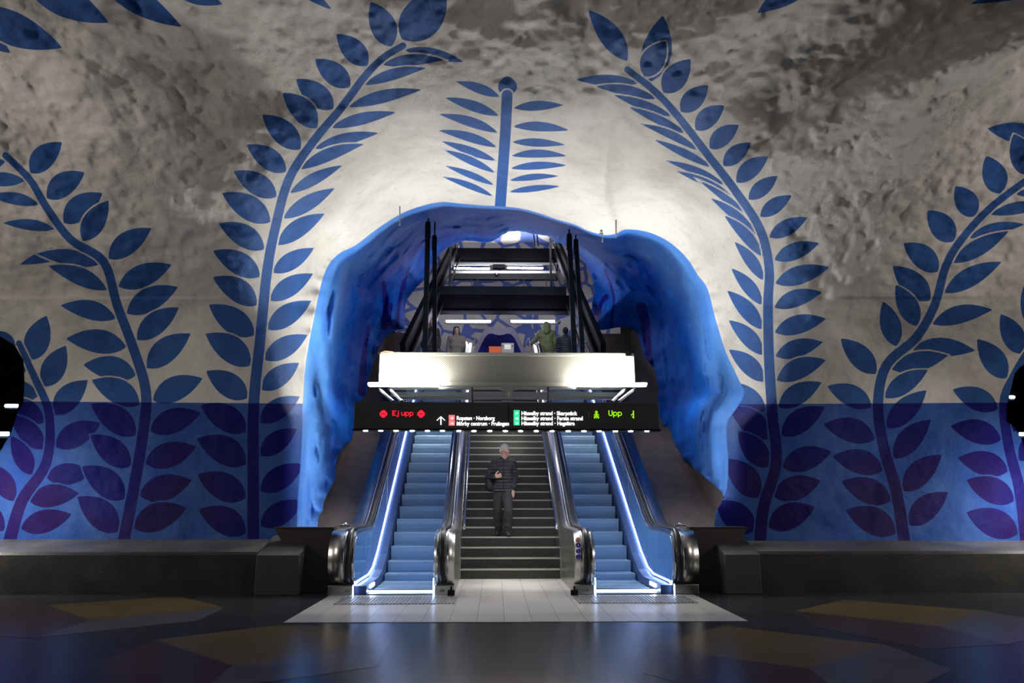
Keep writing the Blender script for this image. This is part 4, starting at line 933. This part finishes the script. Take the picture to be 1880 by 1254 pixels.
def quilted(color, rough=.4, scale=16):
    m = mat('quilted_fabric', color, rough); wv = wave_bump(m, 'Z', scale/3.14*1.0, .9, .02); wv.inputs['Distortion'].default_value = .6; wv.inputs['Scale'].default_value = scale/6.283*1.0; return m
blackq = quilted((.028, .029, .034), .38, 34)
grey_hair = mat('short_grey_hair', (.55, .50, .44), .8, bump=.6, bscale=120)
mt = dict(skin=M['skin'], hair=grey_hair, legs=mat('black_trousers', (.020, .020, .024), .75, bump=.4, bscale=25), shoe=mat('black_shoes', (.02, .02, .024), .5), top=blackq)
SC = .985
J = dict(pelvis=(0, .02, .90), chest=(.005, .0, 1.26), neck=(.02, -.02, 1.44), head=(.03, -.085, 1.60),
         shL=(.195, .0, 1.385), elL=(.245, .05, 1.12), wrL=(.20, -.03, .90),
         shR=(-.185, -.01, 1.375), elR=(-.285, .02, 1.13), wrR=(-.165, -.20, 1.115),
         hipL=(.085, .0, .86), knL=(.105, -.12, .47), anL=(.085, -.05, .085), toeL=(.11, -.18, .035),
         hipR=(-.085, .02, .86), knR=(-.105, .02, .48), anR=(-.075, .16, .10), toeR=(-.105, .04, .045))
mp_ = at(923, 985, 15.20)
man, jo, MV, Mh = person('grey-haired man in a black quilted jacket walking down the stairs, hand on his bag strap', (mp_.x, 15.20, 4*RIS+.0), R(0), J, mt,
    dict(hs=1.19, turn=R(28), nod=R(20), tilt=R(2), handL=((-.05, -.30, -1), (-.45, .9, 0), .5), handR=((.8, -.10, .20), (0, .9, .25), 1.3), bulk=.93, voxel=.006), SC)
hc = MV['head']
def head_cap(name, m, parent, hc, Mh, cut=lambda v: True, grow=1.06, sc=1.0, sz=1.0, extra=None, voxel=.008):
    h = MB()
    i0 = len(h.v); h.ball((0, 0, 0), 1, 22, sx=.074*grow, sy=.092*grow, sz=.088*grow*sz); h.v[i0:] = [tuple(hc+Mh @ (Vector((v[0], v[1]+.014, v[2]+.034))*sc)) for v in h.v[i0:]]
    fs = []
    inv = Mh.inverted()
    for f in h.f:
        c = sum((Vector(h.v[i]) for i in f), Vector())/len(f); lc = inv @ (c-hc)/sc
        if cut(lc): fs.append(f)
    h.f = fs; h.m = [0]*len(fs); h.sm = [True]*len(fs)
    return h.build(name, m, parent)
head_cap('hair', grey_hair, man, hc, Mh, lambda v: v.z > .066 or (v.y > .0 and v.z > -.03) or (v.y > -.03 and v.z > .03), 1.035, SC*1.19)
q = MB(); zz = MV['chest']; q.tube([(zz.x+.01, zz.y-.130, zz.z+.16), (zz.x+.01, zz.y-.148, zz.z), (zz.x, zz.y-.155, zz.z-.2), (zz.x, zz.y-.14, zz.z-.36)], .005, 6); q.build('zip', M['black'], man)
q = MB(); nk = MV['neck']; 
for k in range(18):
    a0, a1 = 2*math.pi*k/18, 2*math.pi*(k+1)/18
    caps(q, nk+Vector((.080*math.cos(a0), .078*math.sin(a0)+.01, .035+.02*math.sin(a0))), nk+Vector((.080*math.cos(a1), .078*math.sin(a1)+.01, .035+.02*math.sin(a1))), .022, .022, 6, 2)
fuse(q, 'collar', mt['top'], man, .010, 2)
# shoulder bag carried at the back
gx = man.location
bag = thing('shoulder_bag', 'black shoulder bag hanging behind the man\'s right arm', 'bag', (gx.x-.235, gx.y+.10, gx.z+.90))
q = MB(); caps(q, (0, 0, .02), (0, .0, .24), .10, .105); caps(q, (-.02, .06, .04), (-.02, .06, .22), .09, .09); fuse(q, 'bag_body', mat('black_nylon', (.012, .012, .014), .5), bag, .014, 3)
q = MB(); q.tube([(-.02, -.02, .10), (.05, -.20, .14), (.10, -.305, .24), (.115, -.275, .36), (.115, -.225, .46), (.125, -.16, .535), (.13, -.06, .565), (.10, .02, .52), (.03, .05, .26)], .013, 6); q.build('strap', M['rubber'], bag)
# people on the upper part of the escalators and landing
def std(arm='down', w_=1.0):
    J = dict(pelvis=(0, 0, .92), chest=(0, 0, 1.28), neck=(0, 0, 1.46), head=(0, -.02, 1.61), hipL=(.09, 0, .88), hipR=(-.09, 0, .88), knL=(.10, -.02, .48), knR=(-.10, -.01, .48), anL=(.10, .02, .085), anR=(-.10, .02, .085), toeL=(.11, -.12, .035), toeR=(-.11, -.12, .035),
             shL=(.18, 0, 1.40), elL=(.24, .02, 1.13), wrL=(.22, -.06, .90), shR=(-.18, 0, 1.40), elR=(-.24, .02, 1.13), wrR=(-.22, -.06, .90))
    if arm == 'rail': J.update(elL=(.33, -.08, 1.20), wrL=(.46, -.26, 1.10))
    if arm == 'railR': J.update(elR=(-.33, -.08, 1.20), wrR=(-.46, -.26, 1.10))
    return J
hnd = dict(handL=((0, -.1, -1), (-1, 0, 0), .4), handR=((0, -.1, -1), (1, 0, 0), .4), voxel=.012)
def stepz(Y): return max(0, .295+.231*math.floor((Y-14.3)/.4+1e-6))
def up_person(px, ytop, Y, rz, label, mats, opts, J, H=1.74):
    best = None
    for k in range(60):
        y_ = 18.0+k*.08; p = at(px, ytop, y_); yl = (GM.inverted() @ Vector((p.x, y_, 0))).y; zf = min(5.2, stepz(yl)); e_ = abs(p.z-zf-H)
        fr = ((yl-14.3) % .4)
        if .12 < fr < .3 and (best is None or e_ < best[0]): best = (e_, y_, p, zf)
    _, Y, p, zf = best; sc_ = (p.z-zf)/H
    sc_ = max(.85, min(1.12, sc_))
    return person(label, (p.x, Y, zf), rz, J, mats, dict(hnd, **opts), sc_, 'people at the top of the escalators')
olive = mat('olive_parka', (.16, .18, .07), .7, bump=.5, bscale=9, var=.2, vscale=8); beige = mat('beige_coat', (.22, .19, .15), .8, bump=.3, bscale=20); darkj = quilted((.02, .025, .032), .35, 30); bl = mat('black_coat', (.01, .01, .013), .6, bump=.3, bscale=14)
dk = mat('dark_trousers', (.02, .02, .03), .8); hair_d = mat('dark_hair', (.02, .013, .01), .6); hair_b = mat('blond_hair', (.42, .30, .16), .6, bump=.5, bscale=60)
o, jo, V_, Mh_ = up_person(1003, 590, 20.5, R(178), 'person in a long olive hooded parka seen from behind, hand on the rail', dict(skin=M['skin'], hair=hair_d, legs=dk, shoe=mt['shoe'], top=olive), dict(hem=.42, coat='parka', bulk=1.08, face=False), std('rail'))
hd = MB(); caps(hd, V_['head']+Vector((0, .02, .03)), V_['neck']+Vector((0, .05, .02)), .10, .13); caps(hd, V_['head']+Vector((-.01, .02, .0)), V_['neck']+Vector((0, .09, -.05)), .12, .12); fuse(hd, 'hood', olive, o, .014, 4)
o, jo, V_, Mh_ = up_person(1038, 601, 20.9, R(170), 'person in a dark jacket and dark beanie seen from behind, near the right rail', dict(skin=M['skin'], hair=hair_d, legs=dk, shoe=mt['shoe'], top=darkj), dict(bulk=1.05, face=False), std())
head_cap('beanie', mat('black_knit', (.012, .012, .014), .9), o, V_['head'], Mh_, lambda v: v.z > .015 or v.y > .02, 1.10, 1, 1.05)
o, jo, V_, Mh_ = up_person(838, 600, 20.9, R(8), 'dark-haired person in a beige coat facing the camera on the left escalator', dict(skin=M['skin'], hair=hair_d, legs=dk, shoe=mt['shoe'], top=beige), dict(hem=.35, coat='coat', bulk=1.0), std())
hq = MB(); caps(hq, V_['head']+Vector((0, .045, .04)), V_['neck']+Vector((0, .075, -.05)), .088, .09)
for s in (-1, 1): caps(hq, V_['head']+Vector((s*.062, .015, .04)), V_['neck']+Vector((s*.085, -.02, -.06)), .036, .035)
caps(hq, V_['head']+Vector((-.03, .0, .085)), V_['head']+Vector((.03, .0, .085)), .052, .052); fuse(hq, 'long_hair', hair_d, o, .012, 3)
o, jo, V_, Mh_ = up_person(792, 586, 19.6, R(5), 'blond person in a black coat behind the left black post', dict(skin=M['skin'], hair=hair_b, legs=dk, shoe=mt['shoe'], top=bl), dict(hem=.2, coat='coat', bulk=1.12), std())
hq = MB(); caps(hq, V_['head']+Vector((0, .045, .05)), V_['neck']+Vector((0, .085, -.16)), .092, .10)
for s in (-1, 1): caps(hq, V_['head']+Vector((s*.066, .01, .05)), V_['neck']+Vector((s*.10, -.06, -.16)), .040, .045)
caps(hq, V_['head']+Vector((-.03, .0, .09)), V_['head']+Vector((.03, .0, .09)), .055, .055); fuse(hq, 'long_hair', hair_b, o, .012, 3)
